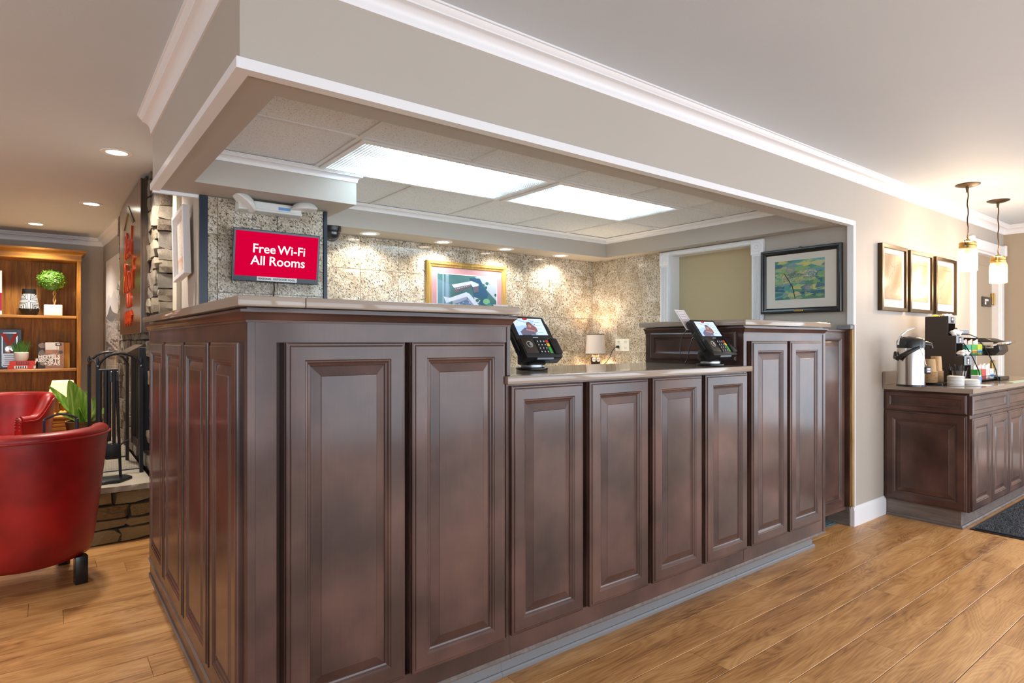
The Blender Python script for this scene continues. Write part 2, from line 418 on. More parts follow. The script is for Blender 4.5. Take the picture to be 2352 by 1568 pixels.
def thing(name, label, cat, loc=(0, 0, 0), rot=0, group=None):
    """an Empty at the base of a thing; local things (rotated) keep ORG at zero so their parts use local coordinates"""
    o = bpy.data.objects.new(name, None); C.objects.link(o); o.location = loc; o.empty_display_size = .1
    o.rotation_euler = rot if isinstance(rot, tuple) else (0, 0, rot)
    ORG[o.name] = Vector(loc) if (rot == 0) else Vector((0, 0, 0))
    return tag(o, label, cat, group)
def lthing(name, label, cat, loc, rot=0, group=None):
    o = thing(name, label, cat, loc, rot, group); ORG[o.name] = Vector((0, 0, 0)); return o
def dup(root, loc, rot, label, group=None):
    r = root.copy(); C.objects.link(r); r.location = loc; r.rotation_euler = rot if isinstance(rot, tuple) else (0, 0, rot); r['label'] = label
    if group: r['group'] = group
    for ch in list(root.children):
        c = ch.copy(); C.objects.link(c); c.parent = r
        for g in list(ch.children):
            d = g.copy(); C.objects.link(d); d.parent = c
    return r
def struct(o): o['kind'] = 'structure'; return o
def text(s, size, mat, name, parent, Mx, bold=0.0, ext=.0006, align='CENTER', shear=0, space=1.0, sx=1.0):
    cu = bpy.data.curves.new(name, 'FONT'); cu.body = s; cu.size = size; cu.offset = bold; cu.extrude = ext
    cu.align_x = align; cu.align_y = 'CENTER'; cu.shear = shear; cu.space_character = space; cu.resolution_u = 3
    to = bpy.data.objects.new(name, cu); C.objects.link(to)
    bpy.context.view_layer.update()
    me = bpy.data.meshes.new_from_object(to.evaluated_get(bpy.context.evaluated_depsgraph_get()))
    bpy.data.objects.remove(to)
    me.transform(Matrix.Translation(-ORG.get(parent.name, Vector((0, 0, 0)))) @ Mx @ Matrix.Diagonal((sx, 1, 1, 1))); me.materials.clear(); me.materials.append(K[mat] if isinstance(mat, str) else mat)
    o = bpy.data.objects.new(name, me); C.objects.link(o); place(o, parent, None, 0, None)
    return o
def FR(o, x=(1, 0, 0), y=(0, 0, 1)):
    """matrix with origin o and text axes x (reading) and y (up)"""
    x = Vector(x).normalized(); y = Vector(y).normalized(); z = x.cross(y)
    return Matrix(((x.x, y.x, z.x, o[0]), (x.y, y.y, z.y, o[1]), (x.z, y.z, z.z, o[2]), (0, 0, 0, 1)))
def canvas(nx, ny, col): a = np.zeros((ny, nx, 3)); a[:] = col; return a
def poly(a, pts, col, al=1.0):
    """fill a polygon given in unit coordinates (y down)"""
    ny, nx, _ = a.shape; X, Y = np.meshgrid((np.arange(nx)+.5)/nx, (np.arange(ny)+.5)/ny); ins = np.zeros(X.shape, bool); n = len(pts)
    for i in range(n):
        (x1, y1), (x2, y2) = pts[i], pts[(i+1) % n]
        if y1 == y2: continue
        ins ^= ((y1 > Y) != (y2 > Y)) & (X < (x2-x1)*(Y-y1)/(y2-y1)+x1)
    a[ins] = a[ins]*(1-al)+np.array(col)*al
def rect(a, x0, y0, x1, y1, col, al=1.0): poly(a, [(x0, y0), (x1, y0), (x1, y1), (x0, y1)], col, al)
def ell(a, cx, cy, rx, ry, col, al=1.0): poly(a, [(cx+rx*math.cos(t*PI/10), cy+ry*math.sin(t*PI/10)) for t in range(20)], col, al)
def line(a, p, q, wd, col):
    d = Vector((q[0]-p[0], q[1]-p[1])); n = Vector((-d.y, d.x)).normalized()*wd/2
    poly(a, [(p[0]+n.x, p[1]+n.y), (q[0]+n.x, q[1]+n.y), (q[0]-n.x, q[1]-n.y), (p[0]-n.x, p[1]-n.y)], col)
def print_mesh(a, name, mat, parent, o, x, y):
    """a flat printed sheet: o = lower left corner, x and y = edge vectors"""
    ny, nx, _ = a.shape; o = Vector(o); x = Vector(x); y = Vector(y)
    if parent is not None: o = o-ORG.get(parent.name, Vector((0, 0, 0)))
    vs = [(o+x*(i/nx)+y*(j/ny))[:] for j in range(ny+1) for i in range(nx+1)]
    fs = [(j*(nx+1)+i, j*(nx+1)+i+1, (j+1)*(nx+1)+i+1, (j+1)*(nx+1)+i) for j in range(ny) for i in range(nx)]
    me = bpy.data.meshes.new(name); me.from_pydata(vs, [], fs); me.update()
    at = me.color_attributes.new('print', 'FLOAT_COLOR', 'CORNER')
    cols = np.ones((nx*ny, 4, 4)); cols[:, :, :3] = a[::-1].reshape(-1, 1, 3)
    at.data.foreach_set('color', cols.reshape(-1)); me.materials.append(K[mat])
    ob = bpy.data.objects.new(name, me); C.objects.link(ob); place(ob, parent, None, 0, None); return ob

CEIL = 2.455; SB = 2.075     # ceiling height, underside of the soffit
XW = 4.42; YW = 1.90         # side wall of the desk bay, lobby wall plane
#STRUCTURE
# ------------------------------------------------------------------ the setting: floor of planks
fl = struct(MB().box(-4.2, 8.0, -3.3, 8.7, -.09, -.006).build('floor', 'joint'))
PW = .1862; PL = 1.535; Y00 = .798
known = {0: 2.2, 1: 2.78, 2: 1.845, 3: 2.10, 4: 2.382, 5: 2.928}
pcache = {}
def plank(x0, x1, y0):
    Lx = round(x1-x0, 3)
    if Lx < .05: return
    if Lx not in pcache:
        h = .0013; e = .0028
        mb = MB()
        a, b_ = Lx/2-.0004, PW/2-h
        vs = [(-a, -b_, -.006), (a, -b_, -.006), (a, b_, -.006), (-a, b_, -.006), (-a, -b_, -.0016), (a, -b_, -.0016), (a, b_, -.0016), (-a, b_, -.0016),
              (-a+.0008, -b_+e*.5, 0), (a-.0008, -b_+e*.5, 0), (a-.0008, b_-e*.5, 0), (-a+.0008, b_-e*.5, 0)]
        fs = [(0, 1, 5, 4), (1, 2, 6, 5), (2, 3, 7, 6), (3, 0, 4, 7), (4, 5, 9, 8), (5, 6, 10, 9), (6, 7, 11, 10), (7, 4, 8, 11), (8, 9, 10, 11)]
        mb.add(vs, fs); o = mb.build('plank', 'floor', fl, loc=((x0+x1)/2, y0+PW/2, 0), smooth=0); pcache[Lx] = o.data
    else: inst(pcache[Lx], 'plank', fl, ((x0+x1)/2, y0+PW/2, 0))
for r in range(-6, 43):
    y0 = Y00+r*PW
    off = known.get(r, (r*.61+.37*(r % 3)) % PL)
    xa, xb = (-.25, 8.0) if y0 < 1.75 else (-.75, 4.9 if y0 < 2.6 else .62)
    for k in range(math.floor((xa-off)/PL), 40):
        a = off+k*PL
        if a >= xb: break
        plank(max(a, xa), min(a+PL, xb), y0)
# a plain continuation of the same floor where the photograph cannot look
def slab(x0, x1, y0, y1): MB().box(x0, x1, y0, y1, -.0058, -.0004).build('floor_board', 'floor', fl, loc=(0, 0, 0))
ystop = Y00-6*PW
slab(-4.2, 8.0, -3.3, ystop); slab(-4.2, -.76, 1.8, 8.7); slab(-4.2, -.26, ystop, 1.8)
# ceiling
struct(MB().box(-4.2, 8.0, -3.3, 8.7, CEIL, CEIL+.1).build('ceiling', 'ceil'))
# walls
wb = struct(MB().box(.674, 4.57, 4.414, 4.56, 0, CEIL).build('wall_back', 'grout'))
wr = struct(MB().box(XW+.002, 4.55, 2.05, 2.645, 0, CEIL).box(XW+.002, 4.55, 3.45, 4.41, 0, CEIL).box(XW+.002, 4.55, 2.645, 3.45, 2.055, CEIL).build('wall_right', 'wall'))
struct(MB().box(4.55, 4.62, 2.1, 4.1, 0, CEIL).build('wall_passage', 'khaki'))
DX0, DX1 = 6.93, 7.70
struct(MB().box(XW, DX0, YW, 2.05, 0, CEIL).box(DX0, DX1, YW, 2.05, 2.14, CEIL).box(DX1, 7.85, YW, 2.05, 0, CEIL).build('wall_lobby', 'wall'))
struct(MB().box(7.85, 8.0, -3.3, -2.3, 0, CEIL).box(7.85, 8.0, .2, 2.05, 0, CEIL).box(7.85, 8.0, -2.3, .2, 2.3, CEIL).box(7.85, 8.0, -2.3, .2, 0, .2).build('wall_end', 'tan'))  # beige wall whose tan base colour holds the effect of the light
wm = struct(MB().box(.716, 1.391, 3.706, 4.414, 0, SB).build('wall_monitor', 'grout'))
struct(MB().prism([(.674, 3.708), (.713, 4.68), (.713, 6.98), (.62, 6.98), (.545, 8.5), (.545, 8.65), (.95, 8.65), (.95, 4.57), (.735, 4.57), (.70, 3.72)], 0, CEIL).build('wall_lounge_right', 'wall'))
struct(MB().box(-4.2, .56, 8.5, 8.65, 0, CEIL).build('wall_lounge_back', 'wall'))
struct(MB().box(-4.2, -4.05, -3.3, 1.9, 0, CEIL).box(-4.2, -4.05, 4.9, 8.6, 0, CEIL).box(-4.2, -4.05, 1.9, 4.9, 0, .4).box(-4.2, -4.05, 1.9, 4.9, 2.2, CEIL).build('wall_left', 'wall'))
rw = MB()
xs = [-4.05, -3.5, -.9, -.7, 1.9, 2.1, 4.7, 4.9, 7.5, 7.85]
for i in range(0, 10, 2): rw.box(xs[i], xs[i+1], -3.3, -3.15, 0, CEIL)
for i in range(1, 9, 2): rw.box(xs[i], xs[i+1], -3.3, -3.15, 0, .15); rw.box(xs[i], xs[i+1], -3.3, -3.15, 2.3, CEIL)
struct(rw.build('wall_rear', 'wall'))
# the soffit over the desk: a ring of beams round a raised bay of ceiling tiles
sf = MB()
sf.box(.454, XW, YW, 2.06, SB, CEIL)
sf.box(.454, .60, 2.06, 3.706, SB, CEIL)
sf.box(.60, 1.46, 3.41, 3.706, SB, CEIL); sf.box(.720, 1.46, 3.706, 4.414, SB, CEIL)
sf.box(1.46, XW, 4.10, 4.414, SB, CEIL)
sf.box(4.285, XW, 2.06, 4.10, SB, CEIL)
so = struct(sf.build('ceiling_soffit', 'wall'))
# white edge trim round the bottom of the soffit, and down the corner of the lobby wall
struct(MB().sweep([(.454, 3.706), (.454, YW), (4.40, YW)], [(.012, 2.066), (.012, 2.099), (0, 2.099), (-.001, 2.074), (-.03, 2.074), (-.03, 2.066)], side=1).build('trim_1', 'white'))
struct(MB().box(.454, .674, 3.700, 3.722, 2.058, 2.078).build('trim_2', 'white'))
struct(MB().box(4.396, 4.43, 1.886, 1.93, 1.385, 2.099, .002).box(4.418, 4.432, 1.888, 1.902, .13, 1.385).build('trim_3', 'white'))
# crown mouldings
def crown(path, top, h, p, side, name, mat='white'):
    pr = [(0, top-h), (p*.10, top-h), (p*.14, top-h*.88)]
    for t in range(7): g = t/6; pr.append((p*(.14+.50*g), top-h*(.88-.46*(1-math.cos(g*PI/2)))) if False else (p*(.14+.5*(1-math.cos(g*PI/2))), top-h*(.88-.5*math.sin(g*PI/2))))
    pr += [(p*.70, top-h*.36), (p*.70, top-h*.30), (p*.82, top-h*.22), (p*.92, top-h*.10), (p, top-h*.08), (p, top), (0, top)]
    return struct(MB().sweep(path, pr, side).build(name, mat))
crown([(.454, 3.72), (.454, YW), (7.85, YW)], CEIL, .088, .068, 1, 'trim_4')
crown([(7.85, YW), (7.85, -3.1)], CEIL, .088, .068, 1, 'trim_5')
crown([(-4.05, 8.5), (.545, 8.5), (.62, 6.98)], CEIL, .088, .068, 1, 'trim_6')
ZT = 2.25
crown([(.60, 3.41), (1.46, 3.41), (1.46, 4.10), (4.285, 4.10), (4.285, 2.06)], ZT, .046, .042, 1, 'trim_7')
# suspended ceiling: grid and tiles (each tile an object) round two light troffers
sc = struct(MB().box(.60, 4.285, 2.06, 4.10, ZT+.03, ZT+.05).build('ceiling_bay', 'ctile'))
GX = [.60, 1.205, 1.85, 2.49, 3.13, 3.74, 4.285]; GY = [2.06, 2.77, 3.42, 4.10]
tc_ = {}
for i in range(6):
    for j in range(3):
        if j == 1 and 1 <= i <= 4: continue
        if j == 2 and i == 0: continue
        x0, x1, y0, y1 = GX[i]+.010, GX[i+1]-.010, GY[j]+.010, GY[j+1]-.010
        if i == 1 and j == 2: x0 = 1.46
        MB().box(x0, x1, y0, y1, ZT+.004, ZT+.018, .003).build('ceiling_tile', 'ctile', sc, loc=None)
for x in GX[1:-1]:
    for y0, y1 in ((GY[0], GY[1]), (GY[1], GY[2]), (GY[2], GY[3])):
        if x in (1.85, 3.13) and y0 == GY[1]: continue
        if x == 1.205 and y0 == GY[2]: continue
        MB().box(x-.0125, x+.0125, y0, y1, ZT-.002, ZT+.006).build('grid_bar', 'tbar', sc)
for y in GY[1:-1]: MB().box(.60, 4.285, y-.0125, y+.0125, ZT-.0022, ZT+.006).build('grid_bar', 'tbar', sc)
for k, (x0, x1) in enumerate(((1.205, 2.49), (2.49, 3.74))):
    t = thing('ceiling_light', ['recessed fluorescent troffer at the left of the bay', 'recessed fluorescent troffer at the right of the bay'][k], 'light', ((x0+x1)/2, 3.095, ZT-.02))
    y0, y1 = 2.785, 3.405; a, b_ = x0+.016, x1-.016
    mb = MB(); fw = .032
    mb.box(a, b_, y0, y0+fw, ZT-.009, ZT+.012, .003); mb.box(a, b_, y1-fw, y1, ZT-.009, ZT+.012, .003)
    mb.box(a, a+fw, y0+fw, y1-fw, ZT-.009, ZT+.012, .003); mb.box(b_-fw, b_, y0+fw, y1-fw, ZT-.009, ZT+.012, .003)
    mb.build('light_frame', 'white', t)
    MB().box(a+fw, b_-fw, y0+fw, y1-fw, ZT-.002, ZT+.003).build('diffuser', 'lens', t)
# granite tiles
def granite(parent, axis, fixed, us, zs, thick=.010):
    for a, b_ in zip(us[:-1], us[1:]):
        for z0, z1 in zip(zs[:-1], zs[1:]):
            g = .0011
            if axis == 'y': MB().box(a+g, b_-g, fixed, fixed+thick, z0+g, z1-g, .0012).build('granite_tile', 'granite', parent)
            else: MB().box(fixed, fixed+thick, a+g, b_-g, z0+g, z1-g, .0012).build('granite_tile', 'granite', parent)
zs = [.90, 1.178, 1.50, 1.822, 2.075]
granite(wb, 'y', 4.404, [1.391, 1.596, 1.918, 2.24, 2.562, 2.884, 3.186, 3.508, 3.83, 4.152, 4.41], zs)
granite(wr, 'x', XW-.010, [3.545, 3.744, 4.076, 4.404], zs)
MB().box(XW-.0095, XW+.001, 3.544, 4.405, 0, 2.075).build('grout_bed', 'grout', wr)
granite(wm, 'y', 3.696, [.716, .768, 1.09, 1.367], [1.0, 1.22, 1.545, 1.867, 2.072])
MB().box(.674, .716, 3.688, 3.71, 1.0, 2.072, .002).build('edge_trim', 'navy', wm)
MB().box(1.367, 1.391, 3.688, 3.71, 1.0, 2.072, .002).build('edge_trim', 'navy', wm)
# fluted door casing with rosettes round the passage opening
def casing(name, y0, y1):
    o = struct(MB().box(XW-.018, XW+.004, y0, y1, 0, 1.945).build(name, 'white'))
    n = 6; w_ = (y1-y0-.02)/n
    for i in range(n): MB().box(XW-.025, XW-.017, y0+.010+i*w_+.0025, y0+.010+(i+1)*w_-.0025, .2, 1.935, .002).build('flute', 'white', o)
    MB().box(XW-.026, XW+.004, y0-.006, y1+.006, 1.945, 2.064, .003).build('corner_block', 'white', o)
    mb = MB(); mb.M = Matrix.Translation((XW-.026, (y0+y1)/2, 2.005)) @ Matrix.Rotation(-PI/2, 4, 'Y')
    mb.lathe([(.040, -.001), (.040, .006), (.034, .008), (.030, .003), (.022, .003), (.018, .007), (.013, .004), (.008, .009), (0, .010)], n=28); mb.build('rosette', 'white', o)
casing('trim_8', 3.452, 3.542); casing('trim_9', 2.556, 2.648)
struct(MB().box(XW-.018, XW+.004, 2.654, 3.446, 2.035, 2.066).box(XW, 4.55, 2.645, 3.452, 2.03, 2.056).box(XW, 4.55, 3.446, 3.46, 0, 2.03).box(XW, 4.55, 2.636, 2.65, 0, 2.03).build('trim_10', 'white'))
# baseboards
bp = [(0, 0), (.016, 0), (.016, .105), (.010, .125), (.004, .132), (0, .132)]
struct(MB().sweep([(XW, 1.912), (XW, YW), (4.925, YW)], bp, 1).build('baseboard_lobby', 'white'))
struct(MB().box(XW-.012, XW+.004, 2.052, 2.55, 0, .14, .003).build('baseboard_bay', 'grayw'))
struct(MB().sweep([(7.85, YW), (7.85, .2)], bp, 1).build('baseboard_end', 'white'))
struct(MB().sweep([(-4.05, 8.5), (.545, 8.5), (.62, 6.98)], bp, 1).build('baseboard_lounge', 'white'))
# door in the lobby wall
d1 = struct(MB().box(DX0, DX1, 1.955, 1.995, .01, 2.135, .003).build('door_1', 'tan'))
MB().nest(.56, 1.05, [(0, 0), (.012, .006), (.02, .004), (.03, .001)], True).build('door_panel', 'tan', d1, loc=(DX0+.105, 1.9545, .98))
MB().nest(.56, .70, [(0, 0), (.012, .006), (.02, .004), (.03, .001)], True).build('door_panel', 'tan', d1, loc=(DX0+.105, 1.9545, .15))
dc = MB()
dc.box(6.825, DX0, YW-.022, YW+.006, 0, 2.14, .004); dc.box(DX1, 7.79, YW-.022, YW+.006, 0, 2.14, .004)
dc.box(DX0, DX0+.02, YW, 2.04, 0, 2.14); dc.box(DX1-.02, DX1, YW, 2.04, 0, 2.14); dc.box(DX0, DX1, YW, 2.04, 2.12, 2.14)
do = struct(dc.build('trim_11', 'white'))
MB().box(6.80, 7.82, YW-.03, YW+.004, 2.14, 2.235, .006).build('door_header', 'white', do)
MB().box(6.79, 6.84, YW-.04, YW+.004, 2.135, 2.25, .01, 2).build('header_block', 'white', do)
MB().box(7.78, 7.83, YW-.04, YW+.004, 2.135, 2.25, .01, 2).build('header_block', 'white', do)
for z in (1.70, 1.02): MB().box(DX1-.075, DX1-.022, 1.936, 1.957, z-.055, z+.055, .002).tube([(DX1-.024, 1.935, z-.06), (DX1-.024, 1.935, z+.06)], .009).build('hinge', 'brass', d1)
#DESK
# ------------------------------------------------------------------ doors with raised panels
FRM = [(0, 0), (0, .013), (.005, .0155), (.009, .0155), (.011, .019), (.014, .020), (.052, .020), (.055, .0175), (.059, .0170), (.064, .0125), (.069, .0105), (.071, .0075)]
PAN = [(0, .0075), (.002, .0085), (.029, .0165), (.031, .0180)]
dcache = {}
def door(parent, name, w_, h_, loc, rot=0, frm=FRM, pan=PAN, mat='cab'):
    key = (round(w_, 3), round(h_, 3), mat, len(pan))
    if key not in dcache:
        a = MB().nest(w_, h_, frm, cap=False).build(name, mat, parent, loc=loc, rot=rot, smooth=0)
        i = frm[-1][0]
        b_ = MB().nest(w_-2*i, h_-2*i, pan).build('raised_panel', mat, a, local=True, smooth=0)
        b_.location = (i, 0, i); dcache[key] = (a.data, b_.data, i); return a
    da, db, i = dcache[key]
    a = inst(da, name, parent, loc, rot); b_ = bpy.data.objects.new('raised_panel', db); C.objects.link(b_); b_.parent = a; b_.location = (i, 0, i)
    return a
YD = 1.81
CRP = lambda z: [(0, z-.036), (.004, z-.036), (.005, z-.029), (.009, z-.026), (.012, z-.017), (.020, z-.009), (.023, z-.007), (.023, z), (0, z)]
# tall unit at the left: L-shaped, six doors
t = thing('reception_desk', 'tall dark L-shaped desk unit with six raised doors at the left corner', 'desk', (.75, 2.1, 0))
def skins(u0, u1, z0, z1, zd0, zd1, gaps, put):
    # face frame in front of the doors, with a narrow open slot added for shade beside each door
    put(u0, u1, z0, zd0); put(u0, u1, zd1, z1); a = u0
    for g0, g1 in gaps: put(a, g0, zd0, zd1); a = g1
    put(a, u1, zd0, zd1)
cm = MB()
skins(.452, 1.375, .09, 1.366, .17, 1.267, [(.532, .554), (.940, .962), (1.350, 1.362)], lambda a, b_, c_, d_: cm.box(a, b_, YD, YD+.045, c_, d_))
skins(YD+.045, 3.66, .09, 1.366, .17, 1.267, [(2.218, 2.250), (2.676, 2.712), (3.164, 3.202)], lambda a, b_, c_, d_: cm.box(.452, .497, a, b_, c_, d_))
cm.build('face_frame', 'cab', t)
MB().box(.497, 1.375, YD+.045, 2.43, .09, 1.366).box(.497, 1.06, 2.43, 3.66, .09, 1.366).box(.452, .655, 3.66, 3.815, .09, 1.366).box(.455, .52, 1.86, 3.81, 0, .09).build('carcass', 'cab', t)
MB().box(.450, .474, YD-.003, YD+.02, .09, 1.33, .002).build('corner_post', 'cab', t)
MB().box(1.362, 1.380, YD-.003, 2.43, 1.142, 1.33, .002).build('end_panel', 'cab', t)
MB().sweep([(.452, 3.815), (.452, YD), (1.375, YD), (1.375, 2.43)], CRP(1.36), 1).build('crown_molding', 'cabx', t)
MB().sweep([(.453, 3.815), (.453, YD-.001), (1.375, YD-.001)], [(.003, .088), (.006, .092), (.006, .098), (0, .104), (0, .088)], 1).build('base_molding', 'grayw', t)
MB().box(.47, 1.375, 1.86, 1.885, 0, .09).build('toe_kick', 'gray', t)
MB().sweep([(.47, 1.865), (1.375, 1.865)], [(0, .0), (.015, .0), (.015, .012), (.010, .018), (0, .02)], 1).build('shoe_molding', 'gray', t)
MB().box(.448, .462, 1.86, 3.815, 0, .022, .003).build('base_strip', 'grayw', t)
yb = YD
for x0, x1 in ((.556, .937), (.964, 1.348)): door(t, 'door', x1-x0, 1.097, (x0, YD, .17))
for y0, y1 in ((1.855, 2.214), (2.254, 2.672), (2.716, 3.160), (3.206, 3.65)): door(t, 'door', y1-y0, 1.097, (.452, y1, .17), -PI/2)
# low unit in the middle
t = thing('reception_desk', 'low middle desk unit with four raised doors under the card readers', 'desk', (2.16, 2.1, 0))
cm = MB(); skins(1.376, 2.93, .09, 1.111, .176, 1.104, [(1.750, 1.778), (2.154, 2.177), (2.552, 2.574)], lambda a, b_, c_, d_: cm.box(a, b_, YD, YD+.045, c_, d_)); cm.build('face_frame', 'cab', t)
MB().box(1.382, 2.928, YD+.045, 2.42, .09, 1.111).build('carcass', 'cab', t)
MB().sweep([(1.376, YD-.001), (2.93, YD-.001)], [(.003, .088), (.006, .092), (.006, .098), (0, .104), (0, .088)], 1).build('base_molding', 'grayw', t)
MB().box(1.376, 2.93, 1.86, 1.885, 0, .09).build('toe_kick', 'gray', t)
MB().sweep([(1.376, 1.865), (2.93, 1.865)], [(0, .0), (.015, .0), (.015, .012), (.010, .018), (0, .02)], 1).build('shoe_molding', 'gray', t)
for x0 in (1.378, 1.782, 2.181, 2.578): door(t, 'door', .367, .928, (x0, YD, .176))
# tall unit at the right
t = thing('reception_desk', 'tall dark desk unit with two narrow doors right of the low counter', 'desk', (3.38, 2.15, 0))
cm = MB(); skins(2.932, 3.80, .09, 1.354, .18, 1.272, [(2.960, 2.982), (3.356, 3.380)], lambda a, b_, c_, d_: cm.box(a, b_, YD, YD+.045, c_, d_)); cm.build('face_frame', 'cab', t)
MB().box(2.932, 3.80, YD+.045, 2.47, .09, 1.354).build('carcass', 'cab', t)
MB().box(3.795, 3.825, YD-.004, YD+.03, .09, 1.33, .003).build('end_panel', 'cab', t)
MB().sweep([(2.932, 2.47), (2.932, YD), (3.80, YD), (3.80, 2.47)], CRP(1.348), 1).build('crown_molding', 'cabx', t)
MB().sweep([(2.932, YD-.001), (3.826, YD-.001)], [(.003, .088), (.006, .092), (.006, .098), (0, .104), (0, .088)], 1).build('base_molding', 'grayw', t)
MB().box(2.932, 3.77, 1.86, 1.885, 0, .09).box(3.75, 3.77, 1.885, 2.4, 0, .09).build('toe_kick', 'gray', t)
MB().sweep([(2.932, 1.865), (3.77, 1.865), (3.77, 2.0)], [(0, .0), (.015, .0), (.015, .012), (.010, .018), (0, .02)], 1).build('shoe_molding', 'gray', t)
for x0 in (2.986, 3.384): door(t, 'door', .366, 1.092, (x0, YD, .18))
FRM2 = [(0, 0), (0, .012), (.004, .015), (.010, .018), (.030, .018), (.034, .012), (.038, .010)]; PAN2 = [(0, .010), (.002, .010), (.008, .008), (.01, .008)]
door(t, 'door', .575, .155, (2.932, 2.425, 1.168), -PI/2, FRM2, PAN2, 'caby')
# counter tops, each lying on its unit
CT0, CT1 = 1.368, 1.398
t = thing('countertop', 'taupe quartz top on the tall left desk, with a seam near its corner', 'countertop', (.75, 2.2, CT0))
MB().prism([(.42, 1.778), (.606, 1.778), (.606, 2.47), (1.10, 2.47), (1.10, 3.675), (.662, 3.675), (.662, 3.82), (.42, 3.82)], CT0, CT1, bev=.004).build('slab', 'ctop', t)
MB().prism([(.607, 1.778), (1.404, 1.778), (1.404, 2.47), (.607, 2.47)], CT0, CT1, bev=.004).build('slab', 'ctop', t)
tag(MB().prism([(1.344, 1.775), (2.964, 1.775), (2.964, 1.8065), (2.929, 1.8065), (2.929, 2.445), (1.383, 2.445), (1.383, 1.8065), (1.344, 1.8065)], 1.112, 1.142, bev=.005).build('countertop', 'ctop'), 'taupe quartz top of the low middle counter, holding the card readers', 'countertop')
tag(MB().prism([(2.902, 1.78), (3.838, 1.78), (3.838, 2.5), (2.902, 2.5)], 1.356, 1.386, bev=.004).build('countertop', 'ctop'), 'taupe quartz top on the tall right desk', 'countertop')
# half-height gate between the desk and the wall
t = thing('swing_gate', 'dark raised-panel gate between the right desk and the wall', 'gate', (4.1, 1.95, .115))
door(t, 'gate_panel', .535, 1.215, (3.855, 1.958, .125))
MB().box(3.84, 4.392, 1.958, 1.98, .117, 1.335).build('gate_core', 'cab', t)
MB().box(3.84, 4.392, 1.935, 1.985, 1.335, 1.352, .003).build('top_cap', 'cabx', t)
MB().sweep([(3.84, 1.958), (4.39, 1.958)], [(0, .112), (.022, .112), (.022, .122), (.016, .130), (0, .132)], 1).build('bottom_lip', 'cabx', t)
t = thing('gate_post', 'dark gate post with gray cap beside a raw wood edge', 'post', (4.405, 1.95, .0))
MB().box(4.393, 4.417, 1.915, 1.99, .13, 1.345).build('post_board', 'cab', t)
MB().box(4.372, 4.419, 1.895, 1.99, 1.354, 1.384, .003).build('post_cap', 'gray', t)
MB().box(4.396, 4.4185, 1.894, 1.914, .135, 1.352, .002).build('raw_edge', 'rawwood', t, label='rough unpainted wood edge')
MB().box(4.393, 4.419, 1.914, 2.06, 0, .13).build('plinth', 'grayw', t)
t = thing('floor_mat', 'teal gray ribbed mat on the floor behind the gate', 'mat', (4.1, 2.25, 0))
MB().box(3.86, 4.39, 1.99, 2.7, 0, .006, .002).build('mat_base', 'mat', t)
rb = MB()
for i in range(34): rb.box(3.87, 4.38, 2.0+i*.0205, 2.0+i*.0205+.010, .006, .010)
o = rb.build('ribs', 'mat', t); o['kind'] = 'stuff'
# unseen worktop carrying the table lamp, made pale and deep to bounce light upward
t = thing('back_counter', 'low worktop along the granite wall behind the desk', 'counter', (3.4, 4.2, 0))
MB().box(1.45, 4.40, 3.70, 4.39, .86, .90, .004).build('worktop', 'ivory', t)
MB().box(1.48, 4.38, 3.76, 4.38, .02, .86).build('base_unit', 'cab', t)
#RIGHT
# ------------------------------------------------------------------ coffee cabinet against the lobby wall
CX0, CY0, CY1 = 4.925, 1.375, 1.895
t = thing('coffee_cabinet', 'dark wood coffee station cabinet against the lobby wall', 'cabinet', (5.9, 1.63, 0))
MB().box(CX0, 7.0, CY0, CY1, .118, .92).build('carcass', 'cab', t)
MB().box(CX0+.006, 7.0, CY0+.05, CY1, 0, .118).build('plinth', 'grayw', t)
MB().sweep([(CX0+.006, CY1), (CX0+.006, CY0+.05), (7.0, CY0+.05)], [(0, 0), (.014, 0), (.014, .010), (.008, .018), (0, .02)], 1).build('shoe_molding', 'grayw', t)
door(t, 'end_door', CY1-CY0-.02, .645, (CX0, CY1-.008, .122), -PI/2)
door(t, 'end_drawer', CY1-CY0-.02, .130, (CX0, CY1-.008, .778), -PI/2, FRM2, PAN2, 'caby')
xs_ = [Yp(u, 1000, CY0-.02).x for u in (2240, 2281.5, 2283, 2316, 2317.5, 2349)]
sp_ = [CX0+.014+i*.385 for i in range(6)]
for i in range(5):
    x0 = CX0+.012+i*.402; door(t, 'door', .382, .62, (x0, CY0, .128))
for i in range(2):
    x0 = CX0+.012+i*.804; door(t, 'drawer', .784, .130, (x0, CY0, .772), 0, FRM2, PAN2, 'cabx')
MB().nest(.384, .130, FRM2+[(.04, .008)]).build('drawer', 'cabx', t, loc=(CX0+.012+2*.804, CY0, .772), smooth=0)
t = thing('countertop', 'taupe quartz top of the coffee cabinet with a low backsplash', 'countertop', (5.9, 1.62, .92))
MB().box(4.895, 7.02, 1.343, 1.897, .921, .954, .003).build('slab', 'ctop', t)
MB().box(4.895, 7.02, 1.878, 1.897, .954, 1.05, .002).build('backsplash', 'ctop', t)
# rug
t = thing('entrance_rug', 'charcoal speckled rug on the floor before the coffee cabinet', 'rug', (6.2, .7, 0))
MB().box(4.96, 7.6, .2, 1.385, 0, .008, .003).build('rug_border', 'black', t)
MB().box(4.985, 7.575, .225, 1.36, .008, .014, .002).build('rug_field', 'rug', t)
n = 26000; px_ = rng.uniform(4.99, 7.57, n); py_ = rng.uniform(.23, 1.355, n); tf = MB()
for x, y in zip(px_, py_):
    a = rng.uniform(0, 6.28); s = .0035; tf.add([(x-s*math.cos(a), y-s*math.sin(a), .013), (x+s*math.cos(a), y+s*math.sin(a), .013), (x+rng.uniform(-.005, .005), y+rng.uniform(-.005, .005), .022)], [(0, 1, 2)])
K['pile'] = m_wall('rug_pile', (.11, .113, .125), 60, .9, .1)
o = tf.build('pile', 'pile', t, smooth=0); o['kind'] = 'stuff'
